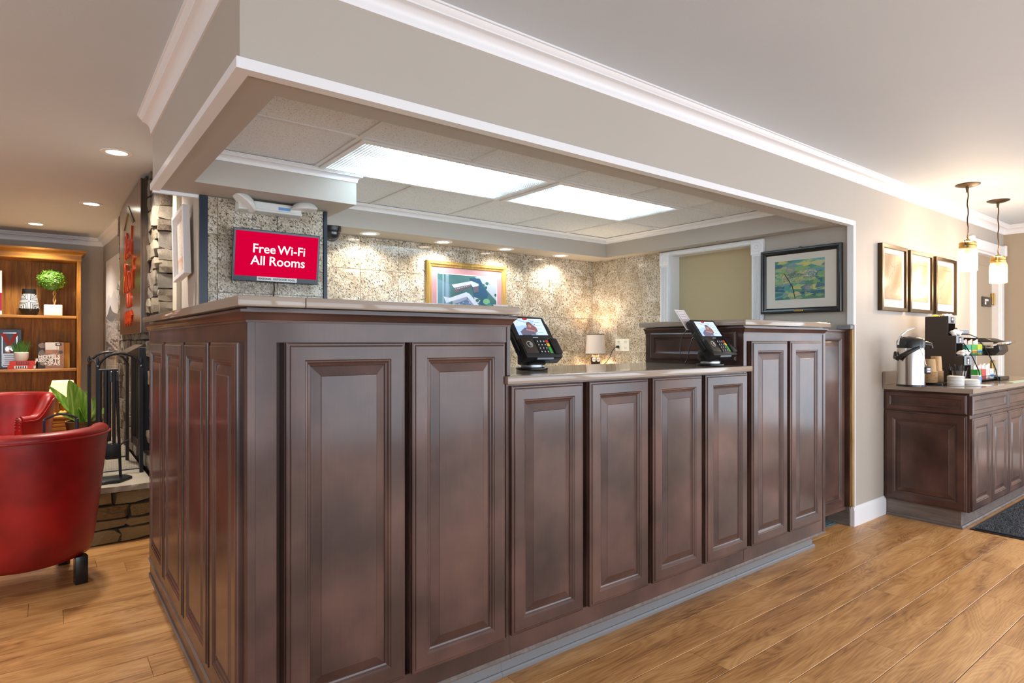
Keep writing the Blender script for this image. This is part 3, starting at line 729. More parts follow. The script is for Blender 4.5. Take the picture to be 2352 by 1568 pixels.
# three framed maps
def mapart(seed):
    r = random.Random(seed); a = canvas(60, 84, (.52, .40, .27))
    X, Y = np.meshgrid(np.linspace(0, 1, 60), np.linspace(0, 1, 84))
    for k in range(5): a += (.035*np.sin(6*X*r.uniform(.6, 2)+5*Y*r.uniform(.5, 2)+r.uniform(0, 6)))[:, :, None]*np.array([1, .9, .8])
    for k in range(16):
        p = (r.random(), r.random()); ang = r.uniform(0, 6.3)
        for s in range(7):
            q = (p[0]+.06*math.cos(ang), p[1]+.05*math.sin(ang)); line(a, p, q, .016, (.50, .33, .22)); p = q; ang += r.uniform(-.6, .6)
    for y in (.01, .985): rect(a, 0, y-.006, 1, y+.006, (.42, .28, .2))
    for x in (.01, .985): rect(a, x-.008, 0, x+.008, 1, (.42, .28, .2))
    rect(a, .55, .90, .9, .93, (.45, .33, .25)) if seed == 1 else rect(a, .4, .1, .9, .13, (.40, .28, .2))
    return np.clip(a, 0, 1)
for i, (x0, x1, z0, z1, lb) in enumerate(((4.814, 5.273, 1.497, 1.986, 'leftmost framed pale map above the airpot'), (5.333, 5.804, 1.499, 1.981, 'middle of three framed pale maps on the lobby wall'), (5.872, 6.358, 1.499, 1.977, 'rightmost framed pale map beside the door'))):
    t = thing('framed_map', lb, 'picture', ((x0+x1)/2, 1.885, z0), group='three framed maps')
    W, H = x1-x0, z1-z0
    MB().nest(W, H, [(0, 0), (0, .030), (.002, .032), (.026, .032), (.028, .022), (.028, .018)], cap=False).build('frame', 'bronze', t, loc=(x0, 1.899, z0), smooth=0)
    MB().box(x0+.02, x1-.02, 1.882, 1.895, z0+.02, z1-.02).build('mat_board', 'cream', t)
    print_mesh(mapart(i+1), 'map_print', 'printg', t, (x0+.075, 1.8815, z0+.085), (W-.15, 0, 0), (0, 0, H-.15))
# pendant lamps
for i, (cx, cy, zb_, lb) in enumerate(((5.53, 1.555, 1.797, 'glass jar pendant lamp nearer the framed maps'), (6.36, 1.575, 1.757, 'glass jar pendant lamp hanging before the door'))):
    t = thing('pendant_lamp', lb, 'lamp', (cx, cy, zb_), group='jar pendants over the coffee station')
    MB().lathe([(.0, -.024), (.02, -.024), (.055, -.016), (.078, -.006), (.080, 0)], (cx, cy, CEIL), 28).build('canopy', 'bronze', t)
    ps = [(cx+.003*math.sin(k*1.3+i), cy+.003*math.cos(k*1.7), CEIL-.02-(CEIL-.02-zb_-.235)*k/12) for k in range(13)]
    MB().tube(ps, .0042, 6).build('cord', 'bronze', t)
    MB().tube([ps[0], (ps[0][0], ps[0][1], CEIL-.06)], [.012, .007], 10).build('strain_relief', 'bronze', t)
    MB().lathe([(0, .175), (.055, .175), (.057, .18), (.057, .195), (.052, .198), (.055, .205), (.055, .218), (.045, .226), (.012, .228), (.010, .245), (0, .245)], (cx, cy, zb_), 28).build('lid', 'brass', t)
    MB().tube([(cx-.062, cy, zb_+.195), (cx-.062, cy, zb_+.235), (cx-.05, cy, zb_+.242), (cx+.05, cy, zb_+.242), (cx+.062, cy, zb_+.235), (cx+.062, cy, zb_+.195)], .003, 6).build('bail_wire', 'bronze', t)
    MB().lathe([(0, 0), (.055, 0), (.062, .006), (.063, .15), (.056, .168), (.054, .178), (.051, .178), (.053, .166), (.060, .148), (.059, .010), (.052, .005), (0, .005)], (cx, cy, zb_), 32).build('jar', 'jar', t)
    MB().lathe([(0, .045), (.018, .052), (.029, .075), (.028, .095), (.016, .125), (.013, .14), (0, .14)], (cx, cy, zb_), 18).build('bulb', 'bulb', t)
    MB().lathe([(.015, .138), (.017, .140), (.017, .176), (0, .176)], (cx, cy, zb_), 14).build('socket', 'brass', t)
    lamp('pendant_glow', 'POINT', (cx, cy, zb_-.03), 9.5, (1, .70, .44), shadow_soft_size=.05)
    lamp('pendant_glow', 'POINT', (cx, cy, zb_+.30), 6, (1, .70, .44), shadow_soft_size=.05)
#LOUNGE
# ------------------------------------------------------------------ stones
def stone_mesh(seed, rough=.085):
    r = np.random.default_rng(seed); bm = bmesh.new(); bmesh.ops.create_cube(bm, size=1)
    bmesh.ops.subdivide_edges(bm, edges=bm.edges[:], cuts=1, use_grid_fill=True)
    for q in bm.verts:
        p = q.co; L_ = max(abs(p.x), abs(p.y), abs(p.z)); sph = p.normalized()*.62
        c_ = sum(abs(k) > .4 for k in p)
        q.co = p.lerp(sph, .12 if c_ < 3 else .24)+Vector(r.normal(0, rough*.45, 3))
    me = bpy.data.meshes.new('stone'); bm.to_mesh(me); bm.free(); me.polygons.foreach_set('use_smooth', [False]*len(me.polygons)); return me
SM = [stone_mesh(i) for i in range(9)]; SM2 = [stone_mesh(20+i, .13) for i in range(6)]
for m_ in SM: m_.materials.append(K['stone'])
for m_ in SM2: m_.materials.append(K['hstone'])
ch = thing('stone_chimney', 'tan ledge-stone chimney rising to the ceiling behind the sign board', 'chimney', (.65, 5.6, 0))
MB().prism([(.625, 4.71), (.712, 4.71), (.712, 6.93), (.605, 6.93)], 0, CEIL-.001).build('core', 'mortar', ch)
r = random.Random(3)
z = .365; k = 0
while z < 2.44:                                            # short near side, seen beside the desk
    h = min(r.uniform(.075, .125), 2.452-z)
    if 2.452-z-h < .05: h = 2.452-z
    inst(r.choice(SM), 'stone', ch, (.652+r.uniform(-.005, .005), 4.70, z+h/2), r.choice((0, PI)), (.092, .07+r.uniform(0, .03), h*.93))
    z += h
z = .365
while z < 2.44:                                            # long face towards the lounge
    h = min(r.uniform(.08, .135), 2.452-z)
    if 2.452-z-h < .05: h = 2.452-z
    y = 4.66+r.uniform(0, .03)
    while y < 6.93:
        L_ = r.uniform(.14, .30)
        if 6.95-y-L_ < .1: L_ = 6.95-y
        hid = (y > 5.1 and y+L_ < 6.3 and 1.35 < z < 2.3) or (4.98 < y and y+L_ < 5.5 and .6 < z and z+h < 1.15)
        if not hid: inst(r.choice(SM), 'stone', ch, (.628-.012*(y-4.66)+r.uniform(-.008, .008), y+L_/2, z+h/2), 0, (.07+r.uniform(0, .03), L_*.95, h*.93))
        y += L_
    z += h
MB().box(.689, .7125, 4.655, 4.70, .3, CEIL-.001).build('edge_strip', 'dark', ch)
# raised hearth of flat stones under a pale slab
he = thing('hearth', 'raised stone hearth with a pale slab top under the fireplace', 'hearth', (.3, 5.6, 0))
MB().box(.235, .56, 4.60, 6.9, 0, .325).build('core', 'mortar', he)
z = .006
rows = [.085, .055, .085, .085]
for ri, h in enumerate(rows):
    x = .20; n_ = 0
    while x < .545:
        L_ = r.uniform(.10, .24)
        if .555-x-L_ < .08: L_ = .555-x
        inst(r.choice(SM2), 'stone', he, (x+L_/2, 4.60, z+h/2), r.choice((0, PI)), (L_*.94, .08+r.uniform(0, .025), h*.86)); x += L_
    y = 4.60
    while y < 6.9:
        L_ = r.uniform(.18, .34); inst(r.choice(SM2), 'stone', he, (.225, y+L_/2, z+h/2), 0, (.07, L_*.97, h*.92)); y += L_
    z += h+.004
sl = MB()
pts = [(.175, 6.93), (.175, 4.60)]+[(.175+i*.038, 4.535+.008*math.sin(i*2.3)+.006*math.sin(i*5)) for i in range(11)]+[(.562, 4.535), (.562, 6.93)]
sl.prism(pts, .326, .362, bev=.006); sl.build('hearth_slab', 'slab', he)
# fireplace insert with a hood and glass doors
fx = .575
fp = thing('fireplace_insert', 'black metal fireplace insert with glass doors and a slanted hood', 'fireplace', (fx, 5.4, .50))
mb = MB(); mb.box(fx-.05, fx+.02, 4.975, 5.035, .50, 1.23, .004); mb.box(fx-.05, fx+.02, 5.43, 5.475, .50, 1.23, .004); mb.box(fx-.045, fx+.02, 5.035, 5.43, .50, .56, .004); mb.box(fx-.045, fx+.02, 5.035, 5.43, 1.14, 1.23, .004)
mb.build('surround', 'blackm', fp)
MB().prism([(fx-.13, 1.165), (fx-.13, 1.185), (fx-.02, 1.25), (fx+.02, 1.25), (fx+.02, 1.165)], 4.98, 5.47, axis=1).build('hood', 'bronze', fp)
for y in (5.037, 5.236): MB().box(fx-.03, fx-.024, y, y+.19, .565, 1.135).build('glass_door', 'glass', fp)
for y in (5.035, 5.220, 5.41): MB().box(fx-.036, fx-.022, y, y+.02, .56, 1.14, .002).build('door_stile', 'blackm', fp)
MB().box(fx-.018, fx+.0, 5.036, 5.43, .56, 1.14).build('firebox', 'black', fp)
# sign board with raised red letters
sx = .548; SY0, SY1, SZ0, SZ1 = 4.975, 6.42, 1.33, 2.42
sg = thing('sign_board', 'dark bronze wall sign with raised red script and roof emblem', 'sign', (sx+.03, (SY0+SY1)/2, SZ0))
MB().box(sx-.012, sx, SY0, SY1, SZ0, SZ1, .003).build('face_panel', 'signb', sg)
MB().box(sx, sx+.042, SY0+.004, SY1-.004, SZ0+.004, SZ1-.004).build('back_box', 'signb', sg)
my = (SY0+SY1)/2; fr = lambda y, z: FR((sx-.017, y, z), (0, -1, 0), (0, 0, 1))
mb = MB(); mb.prism([(my+.36, 2.20), (my+.02, 2.35), (my-.36, 2.17), (my-.28, 2.17), (my+.02, 2.30), (my+.31, 2.20)], sx-.018, sx-.011, axis=0); mb.build('roof_emblem', 'bronze', sg)
text('Red', .31, 'signr', 'letters', sg, fr(my+.02, 2.035), .0, .005, shear=.18)
text('Roof', .35, 'signr', 'letters', sg, fr(my, 1.775), .0, .005, shear=.18)
text('INN', .17, 'signr', 'letters', sg, fr(my-.02, 1.59), .0, .005)
MB().tube([(sx-.018, my+.24-.48*k/48-.03*math.sin(k*1.05), 1.455+.045*math.sin(k*1.05+.6)*(1+.3*math.sin(k*.37))) for k in range(49)], .0065, 5).build('script_flourish', 'signr', sg)
# landscape print on the far wall
a = canvas(90, 220, (.60, .58, .58))
for j in range(220): a[j] = np.array((.66, .64, .63))*(1-.25*j/220)
poly(a, [(0, .46), (.2, .36), (.35, .41), (.55, .34), (.8, .45), (1, .40), (1, .6), (0, .6)], (.46, .45, .46))
poly(a, [(0, .60), (.15, .56), (.3, .47), (.42, .54), (.6, .57), (1, .60), (1, .66), (0, .68)], (.12, .115, .125))
rect(a, 0, .65, 1, 1, (.22, .21, .215))
for i in range(260): qx, qy = rng.random(), .66+.34*rng.random(); line(a, (qx, qy), (qx+rng.normal(0, .16), qy+rng.normal(0, .035)), .009, (.33, .315, .32) if i % 3 else (.12, .115, .12))
for i in range(60): ell(a, rng.random(), .84+.15*rng.random(), .06, .012, (.07, .065, .07))
a = np.clip(a+rng.normal(0, .02, a.shape[:2]+(1,)), 0, 1)
pw = Vector((.545, 8.5, 0)); pd = (Vector((.62, 6.98, 0))-pw).normalized(); pn = Vector((-pd.y, pd.x, 0))
if pn.x > 0: pn = -pn
p0 = pw+pd*.40
tp = thing('landscape_poster', 'tall black and white mountain landscape print on the lounge wall', 'picture', tuple(p0+pd*.5+Vector((0, 0, 1.12))))
mb = MB(); A = p0+pn*.002; mb.add([tuple(A+Vector((0, 0, 1.12))), tuple(A+pd*1.08+Vector((0, 0, 1.12))), tuple(A+pd*1.08+Vector((0, 0, 2.15))), tuple(A+Vector((0, 0, 2.15)))]+[tuple(A+pn*.018+q) for q in (Vector((0, 0, 1.12)), pd*1.08+Vector((0, 0, 1.12)), pd*1.08+Vector((0, 0, 2.15)), Vector((0, 0, 2.15)))], [(0, 1, 2, 3), (7, 6, 5, 4), (0, 4, 5, 1), (1, 5, 6, 2), (2, 6, 7, 3), (3, 7, 4, 0)])
mb.build('backing', 'paper', tp, smooth=0)
print_mesh(a, 'landscape_print', 'print', tp, tuple(A+pn*.0195+Vector((0, 0, 1.12))), tuple(pd*1.08), (0, 0, 1.03))
# white tilted frame and a slim wall plate on the short wall beside the monitor wall
wn = Vector((-(4.68-3.708), (.713-.674), 0)).normalized(); wd = Vector((.713-.674, 4.68-3.708, 0)).normalized()
t = lthing('white_box_frame', 'white box picture frame hanging crooked on the short wall', 'picture', (.665, 3.87, 1.66), (0, math.radians(-6.5), math.radians(-90+2.3)))
mb = MB(); mb.nest(.30, .40, [(0, 0), (0, .034), (.002, .036), (.024, .036), (.026, .020), (.028, .016)], cap=False); mb.M = None
mb.v = [Vector((q.x-.30, q.y, q.z)) for q in mb.v]
mb.build('frame', 'white', t, smooth=0)
a = canvas(24, 32, (.74, .68, .60)); rect(a, 0, .72, 1, .8, (.75, .42, .25)); rect(a, 0, .8, 1, .88, (.80, .58, .42))
for i in range(14): line(a, (rng.random(), rng.random()), (rng.random(), rng.random()), .02, (.62, .56, .49))
print_mesh(a, 'pale_print', 'printg', t, (-.272, -.0155, .028), (.244, 0, 0), (0, 0, .344))
pc = Yp(435, 662, 3.82); pc.x = .674+.04*(3.82-3.708)-.004
tag(MB().box(pc.x-.004, pc.x+.006, 3.80, 3.845, 1.46, 1.60, .003).build('wall_plate', 'wall'), 'slim beige cover plate on the short wall under the white frame', 'wall plate')
# bookcase
BY = 8.1
bx1 = .318
t = thing('bookcase', 'golden oak bookcase with a cornice against the lounge wall', 'bookcase', (-.4, 8.3, 0))
MB().box(bx1-.036, bx1, BY, 8.485, 0, 2.145, .003).build('side_panel', 'oak', t)
MB().box(-1.32, -1.284, BY, 8.485, 0, 2.145, .003).build('side_panel', 'oak', t)
for i in range(4): MB().box(-1.284+i*.3915, -1.284+(i+1)*.3915-.002, 8.44+.002*(i % 2), 8.46, .1, 2.14).build('back_panel', 'oak', t)
SH = (1.545, .98, .46)
for z in SH: MB().box(-1.284, bx1-.036, BY+.01, 8.44, z-.028, z, .004).build('shelf', 'oakx', t)
MB().box(-1.284, bx1-.036, BY+.01, 8.44, .06, .10).build('shelf', 'oakx', t)
MB().sweep([(-1.32, BY), (bx1, BY), (bx1, 8.48)], [(-.02, 2.135), (0, 2.135), (.006, 2.142), (.006, 2.150), (.004, 2.152), (.004, 2.195), (.012, 2.205), (.030, 2.225), (.045, 2.232), (.045, 2.252), (-.02, 2.252)], -1 if False else 1).build('cornice', 'oakx', t)
MB().box(-1.30, bx1-.01, BY+.01, 8.47, 2.135, 2.24).build('top_board', 'oakx', t)
# things on the bookcase
vx = Yp(67, 700, 8.25)
a = canvas(240, 64, (.012, .011, .010))
for q in range(3):
    for rr_ in range(5):
        x0, x1, yb0, yb1 = q/3+.012, (q+1)/3-.012, .02, .98
        cx_ = (x0+x1)/2; d = rr_*.029
        for sx_ in (-1, 1):
            for sy_ in (-1, 1):
                ex = cx_+sx_*(.012+d); ey = .5+sy_*(.035+rr_*.095)
                line(a, (ex, .5+sy_*.5), (ex, ey), .014, (.8, .78, .74)); line(a, (ex, ey), (cx_+sx_*.165, ey), .05, (.8, .78, .74))
ZV = 1.546
t = thing('vase', 'black vase with white angular lines on the upper shelf', 'vase', (vx.x, 8.25, ZV))
MB().lathe([(0, 0), (.066, 0), (.089, .062), (.085, .075), (.060, .235), (.058, .28), (.05, .28), (.05, .2), (0, .2)], (vx.x, 8.25, ZV), 36).build('body', 'black', t)
pv = MB(); prof = [(.0900, .066), (.0862, .08), (.0625, .232)]
nx, ny = 240, 64; vs_ = []
for j in range(ny+1):
    g = j/ny; zz = .070+(.226-.070)*g; rr = .0895+(.0628-.0895)*g
    for i in range(nx): an = 2*PI*i/nx-.55; vs_.append((rr*math.cos(an), rr*math.sin(an), zz))
me = bpy.data.meshes.new('line_pattern'); me.from_pydata(vs_, [], [(j*nx+i, j*nx+(i+1) % nx, (j+1)*nx+(i+1) % nx, (j+1)*nx+i) for j in range(ny) for i in range(nx)]); me.update()
at = me.color_attributes.new('print', 'FLOAT_COLOR', 'CORNER'); cc = np.ones((nx*ny, 4, 4)); cc[:, :, :3] = a[::-1].reshape(-1, 1, 3); at.data.foreach_set('color', cc.reshape(-1)); me.materials.append(K['print'])
o = bpy.data.objects.new('line_pattern', me); C.objects.link(o); o.parent = t
tx = Yp(120, 650, 8.24).x
t = thing('topiary', 'ball topiary with twisted trunk in a white cube pot', 'plant', (tx+.02, 8.24, ZV))
MB().box(tx-.072, tx+.088, 8.16, 8.32, ZV, ZV+.118, .006).build('pot', 'offw', t)
for q in range(2): MB().tube([(tx+.02+.010*math.cos(k*.8+q*PI), 8.24+.010*math.sin(k*.8+q*PI), ZV+.10+k*.018) for k in range(12)], .007, 7).build('trunk', 'rawwood', t)
bc = Vector((tx-.005, 8.24, ZV+.385)); lf = MB()
MB().lathe([(0, -.11), (.07, -.085), (.11, -.03), (.11, .03), (.07, .085), (0, .11)], bc, 16).build('core', 'grass', t)
for i in range(1100):
    v = Vector(rng.normal(0, 1, 3)).normalized(); p = bc+Vector((v.x*.132, v.y*.132, v.z*.118))*rng.uniform(.86, 1.03)
    u_ = v.orthogonal().normalized(); u_.rotate(Matrix.Rotation(rng.uniform(0, 6.28), 3, v)); w_ = v.cross(u_)
    u_ = (u_+v*rng.uniform(-.2, .9)).normalized()
    l_ = rng.uniform(.012, .021); lf.add([p-u_*l_*.5, p+w_*l_*.32, p+u_*l_*.6, p-w_*l_*.32], [(0, 1, 2, 3)])
o = lf.build('leaves', 'box', t, smooth=0); o['kind'] = 'stuff'
# booklet at the picture's left edge
q = Yp(2, 675, 8.2)
t = thing('brochure', 'red and white brochure standing on the upper shelf at the left', 'brochure', (q.x-.1, 8.2, ZV))
a = canvas(20, 44, (.55, .52, .50)); rect(a, 0, .5, 1, .9, (.30, .01, .03)); rect(a, 0, .44, 1, .5, (.75, .73, .7)); rect(a, 0, .9, 1, 1, (.8, .8, .8)); rect(a, .3, .12, .8, .4, (.35, .33, .33))
MB().box(q.x-.22, q.x+.008, 8.2, 8.206, ZV, ZV+.455).build('cover', 'paper', t)
print_mesh(a, 'cover_print', 'printg', t, (q.x-.22, 8.199, ZV), (.228, 0, 0), (0, 0, .455))
ZM = .981
# framed award
a0 = Yp(-8, 800, 8.36).x; a1 = Yp(50, 800, 8.36).x
t = thing('framed_award', 'black framed award with a red ribbon medal on the middle shelf', 'award', ((a0+a1)/2, 8.36, ZM))
MB().box(a0, a1, 8.36, 8.385, ZM, ZM+.42, .003).build('frame', 'blackw', t)
i0 = Yp(4, 800, 8.36).x; i1 = Yp(40, 800, 8.36).x
for (x0, x1, z0, z1) in ((i0, i1, ZM+.375, ZM+.383), (i0, i1, ZM+.02, ZM+.028), (i0, i0+.008, ZM+.02, ZM+.383), (i1-.008, i1, ZM+.02, ZM+.383)): MB().box(x0, x1, 8.354, 8.361, z0, z1).build('inner_border', 'chrome', t)
im = (i0+i1)/2
MB().prism([(im-.075, ZM+.375), (im-.035, ZM+.375), (im, ZM+.285), (im+.035, ZM+.375), (im+.075, ZM+.375), (im+.018, ZM+.245), (im-.018, ZM+.245)], 8.350, 8.359, axis=1).build('ribbon', 'c_red', t)
mb = MB(); mb.M = Matrix.Translation((im, 8.359, ZM+.21)) @ Matrix.Rotation(PI/2, 4, 'X'); mb.lathe([(0, 0), (.043, 0), (.043, .006), (.036, .009), (.034, .006), (0, .008)], n=24); mb.build('medal', 'chrome', t)
MB().box(im-.062, im+.062, 8.353, 8.361, ZM+.035, ZM+.165, .002).build('plaque', 'silver', t)
for k in range(5): MB().box(im-.045+.006*(k % 2), im+.045-.006*(k % 2), 8.3515, 8.354, ZM+.142-k*.02-.003, ZM+.142-k*.02+.003).build('engraved_line', 'lgray', t)
# two lying books with a grass pot, standing brochures
bx0, bx1_ = Yp(17, 840, 8.16).x, Yp(82, 840, 8.16).x
for k, (lb, m_) in enumerate((('red book with white title band lying on the middle shelf', 'c_white'), ('red book with dark title band lying under the grass pot', 'blackw'))):
    t = thing('book', lb, 'book', ((bx0+bx1_)/2, 8.22, ZM+k*.043), group='lying red books')
    z0 = ZM+k*.043; xa = bx0+.016*k; xb = bx1_-.0
    MB().box(xa+.004, xb, 8.165, 8.285, z0+.005, z0+.037).build('pages', 'paper', t)
    MB().box(xa, xa+.21, 8.16, 8.29, z0, z0+.005).box(xa, xa+.21, 8.16, 8.29, z0+.037, z0+.042).box(xa, xa+.21, 8.158, 8.164, z0, z0+.042).build('cover', 'c_red', t)
    MB().box(xa+.055, xa+.16, 8.1565, 8.159, z0+.007, z0+.035).build('title_band', m_, t)
    for q in range(5): MB().box(xa+.065+q*.019, xa+.076+q*.019, 8.1555, 8.157, z0+.010, z0+.032).build('title_mark', 'c_red' if k else 'blackw', t)
gx = Yp(49, 800, 8.21).x; z0 = ZM+.0855
t = thing('grass_pot', 'white round pot of green grass standing on two red books', 'plant', (gx, 8.215, z0))
MB().lathe([(0, 0), (.048, 0), (.060, .03), (.062, .085), (.057, .092), (.052, .085), (.05, .07), (0, .07)], (gx, 8.215, z0), 28).build('pot', 'offw', t)
gb = MB()
for i in range(260):
    an = rng.uniform(0, 6.28); r0 = rng.uniform(0, .045); b0 = Vector((gx+r0*math.cos(an), 8.215+r0*math.sin(an)*.6, z0+.07)); tp_ = b0+Vector((math.cos(an)*r0*1.25+rng.uniform(-.02, .02), math.sin(an)*r0*.6, rng.uniform(.10, .165)))
    gb.add([b0-Vector((.0028, 0, 0)), b0+Vector((.0028, 0, 0)), tp_], [(0, 1, 2)])
o = gb.build('grass_blades', 'grass', t, smooth=0); o['kind'] = 'stuff'
def brochure(u0, u1, v0, y, tilt, art, lb, txt=None):
    x0, x1 = Yp(u0, 800, y).x, Yp(u1, 800, y).x; top = Yp(u0, v0, y).z
    t = thing('brochure', lb, 'brochure', ((x0+x1)/2, y, ZM))
    MB().box(x0, x1, y, y+.012, ZM, top).build('pages', 'paper', t)
    print_mesh(art, 'cover_print', 'print', t, (x0, y-.0008, ZM), (x1-x0, 0, 0), (0, 0, top-ZM))
    if txt:
        for k, s in enumerate(txt): text(s, .052, 'paper', 'cover_title', t, FR((x1-.03, y-.002, ZM+.125-k*.038), (1, 0, 0)), .0015, .0005, 'RIGHT')
    return t
a = canvas(40, 60, (.28, .15, .11)); rect(a, 0, 0, .75, .28, (.62, .62, .60)); rect(a, .55, .03, .9, .13, (.06, .05, .05)); rect(a, .62, .05, .8, .1, (.6, .58, .55)); rect(a, .62, .13, .66, .5, (.25, .12, .07)); rect(a, .8, .13, .84, .6, (.3, .17, .1))
poly(a, [(0, .52), (.5, .42), (.55, .5), (.2, .75), (0, .8)], (.40, .36, .36)); rect(a, 0, .3, .4, .42, (.38, .19, .13)); ell(a, .25, .72, .25, .16, (.10, .07, .07)); poly(a, [(.5, .5), (.62, .42), (.6, .55), (.5, .6)], (.55, .28, .16)); ell(a, .85, .38, .13, .07, (.07, .06, .06))
brochure(104, 146, 786, 8.19, 0, a, 'standing brochure with a terrace cover and white title on the middle shelf', ['HOTELS', 'RESORTS', '+SPAS'])
a2 = canvas(20, 60, (.05, .045, .045)); ell(a2, .4, .5, .35, .22, (.22, .19, .17)); ell(a2, .45, .12, .4, .1, (.4, .36, .33)); ell(a2, .5, .8, .3, .08, (.3, .26, .22))
brochure(87, 110, 786, 8.24, 0, a2, 'dark brochure standing behind the terrace brochure')
a3 = canvas(10, 40, (.62, .30, .03)); rect(a3, 0, 0, .35, 1, (.6, .56, .5))
brochure(141, 160, 787, 8.27, 0, a3, 'orange-edged brochure standing right behind the terrace brochure')
q0, q1 = Yp(-5, 893, 8.2).x, Yp(40, 893, 8.2).x
t = thing('storage_box', 'orange brown box on the lower bookcase shelf behind the rear armchair', 'box', ((q0+q1)/2, 8.25, .461))
MB().box(q0, q1, 8.17, 8.33, .461, .735, .006).build('box_body', 'oakx', t)
# table lamp on a small wood side table
lx, ly = .165, 7.45
t = thing('side_table', 'small wooden side table carrying the lit lamp behind the chairs', 'table', (lx, ly, 0))
MB().box(lx-.2, lx+.16, ly-.2, ly+.2, .53, .555, .005).build('tabletop', 'oakx', t)
MB().box(lx-.18, lx+.14, ly-.18, ly+.18, .40, .53, .003).build('apron', 'oakx', t)
for sx_ in (-.17, .10):
    for sy_ in (-.17, .13): MB().box(lx+sx_, lx+sx_+.04, ly+sy_, ly+sy_+.04, 0, .40, .004).build('leg', 'oak', t)
for zz in (.42, .455, .49): MB().box(lx-.17, lx+.13, ly-.186, ly-.18, zz, zz+.026, .002).build('drawer_slat', 'oakx', t)
t = thing('table_lamp', 'lit cream-shade lamp on the wooden side table behind the plant', 'lamp', (lx-.02, ly, .556))
MB().lathe([(0, 0), (.055, 0), (.05, .02), (.022, .04), (.03, .08), (.036, .11), (.02, .14), (.012, .17), (.012, .20), (0, .20)], (lx-.02, ly, .556), 20).build('base', 'bronze', t)
K['shadelit'] = plain('lit_cream_shade', (.85, .68, .40), .8, Emission_Color=(1, .72, .30), Emission_Strength=1.1)
MB().lathe([(.12, .175), (.085, .33), (.083, .33), (.118, .175)], (lx-.02, ly, .556), 28, cap=False).build('lamp_shade', 'shadelit', t)
lamp('table_lamp_glow', 'POINT', (lx-.02, ly, .80), 16, (1, .68, .30), shadow_soft_size=.05)
# broad-leaved plant in a pot beside the fire screen
PX, PY = .27, 6.30
t = thing('dieffenbachia_plant', 'broad-leaved variegated green plant between the chairs and the fire screen', 'plant', (PX, PY, .362))
MB().lathe([(0, 0), (.10, 0), (.13, .22), (.135, .24), (.125, .24), (.115, .2), (0, .2)], (PX, PY, .3625), 24).build('pot', 'bronze', t)
def leaf(mb_name, base, tip, wd, droop, twist=0):
    b0 = Vector(base); tv = Vector(tip)-b0; L_ = tv.length; d = tv.normalized(); side = d.cross(Vector((0, -.8, .6))).normalized()
    side.rotate(Matrix.Rotation(twist, 3, d)); nrm = side.cross(d); n_ = 9; vs = []; fs = []
    for i in range(n_+1):
        g = i/n_; wv_ = wd*(math.sin(PI*min(1, g*.94+.04))**.75)*(1-.35*g)
        c_ = b0+tv*g-Vector((0, 0, droop*L_*g*g))
        for k in (-1, -.5, 0, .5, 1): vs.append(c_+side*wv_*k+nrm*(abs(k)*wv_*.28))
    for i in range(n_):
        for k in range(4): fs.append((i*5+k, i*5+k+1, (i+1)*5+k+1, (i+1)*5+k))
    MB().add(vs, fs).build('leaf', 'leaf', t)
bz = .62
for (tu, tv_, wd, dr, tw) in ((112, 884, .055, .02, .3), (158, 873, .105, .0, .25), (200, 893, .08, .05, -.3), (226, 905, .09, .08, -.6), (140, 940, .06, .2, .6), (250, 930, .07, .1, -.5), (180, 930, .07, .1, 1.0), (210, 960, .06, .25, -.9)):
    p = Yp(tu, tv_, PY-.05*(tw > 0)); leaf('leaf', (PX+.02*tw, PY, bz-.06), p, wd, dr, tw)
    MB().tube([(PX, PY, .5), (PX+.01*tw, PY, .53), (PX+.02*tw, PY, bz-.06)], .008, 6).build('stem', 'grass', t)
# fire screen: three arched wings of wire mesh on the hearth
t = thing('fire_screen', 'black arched wire fire screen standing round the fireplace opening', 'fire screen', (.4, 5.15, .362))
ZS = .362; yN, yF = 4.93, 5.50; xW, xF = .535, .285
def wing(P, Q, top, rise):
    P = Vector((*P, 0)); Q = Vector((*Q, 0)); L_ = (Q-P).length; n_ = 14
    arc = [P.lerp(Q, .5-.5*math.cos(PI*i/n_))+Vector((0, 0, top+rise*math.sin(PI*i/n_))) for i in range(n_+1)]
    MB().tube(arc, .0085, 8).build('arch', 'blackm', t)
    MB().tube([P+Vector((0, 0, ZS+.03)), Q+Vector((0, 0, ZS+.03))], .006, 6).build('bottom_rail', 'blackm', t)
    wm_ = MB(); d = (Q-P).normalized(); N = int(L_/.0062)
    for i in range(1, N):
        g = i/N; zt = top+rise*math.sqrt(max(0, 1-(2*g-1)**2)); c_ = P.lerp(Q, g)
        wm_.add([c_-d*.00042+Vector((0, 0, ZS+.03)), c_+d*.00042+Vector((0, 0, ZS+.03)), c_+d*.00042+Vector((0, 0, zt)), c_-d*.00042+Vector((0, 0, zt))], [(0, 1, 2, 3)])
    zz = ZS+.04
    while zz < top+rise:
        g0 = 0 if zz <= top else .5-.5*math.sqrt(max(0, 1-((zz-top)/rise)**2))
        a_, b__ = P.lerp(Q, g0), P.lerp(Q, 1-g0); wm_.add([a_+Vector((0, 0, zz-.0004)), b__+Vector((0, 0, zz-.0004)), b__+Vector((0, 0, zz+.0004)), a_+Vector((0, 0, zz+.0004))], [(0, 1, 2, 3)]); zz += .0062
    o = wm_.build('wire_mesh', 'bronze', t, smooth=0); o['kind'] = 'stuff'
for (x, y) in ((xW, yN), (xF, yN), (xF-.02, yF), (xW-.03, yF)):
    MB().box(x-.011, x+.011, y-.011, y+.011, ZS, 1.09).build('post', 'blackm', t)
    MB().lathe([(.012, 0), (.013, .01), (.006, .02), (.010, .035), (.011, .05), (.003, .075), (0, .076)], (x, y, 1.09), 12).build('finial', 'blackm', t)
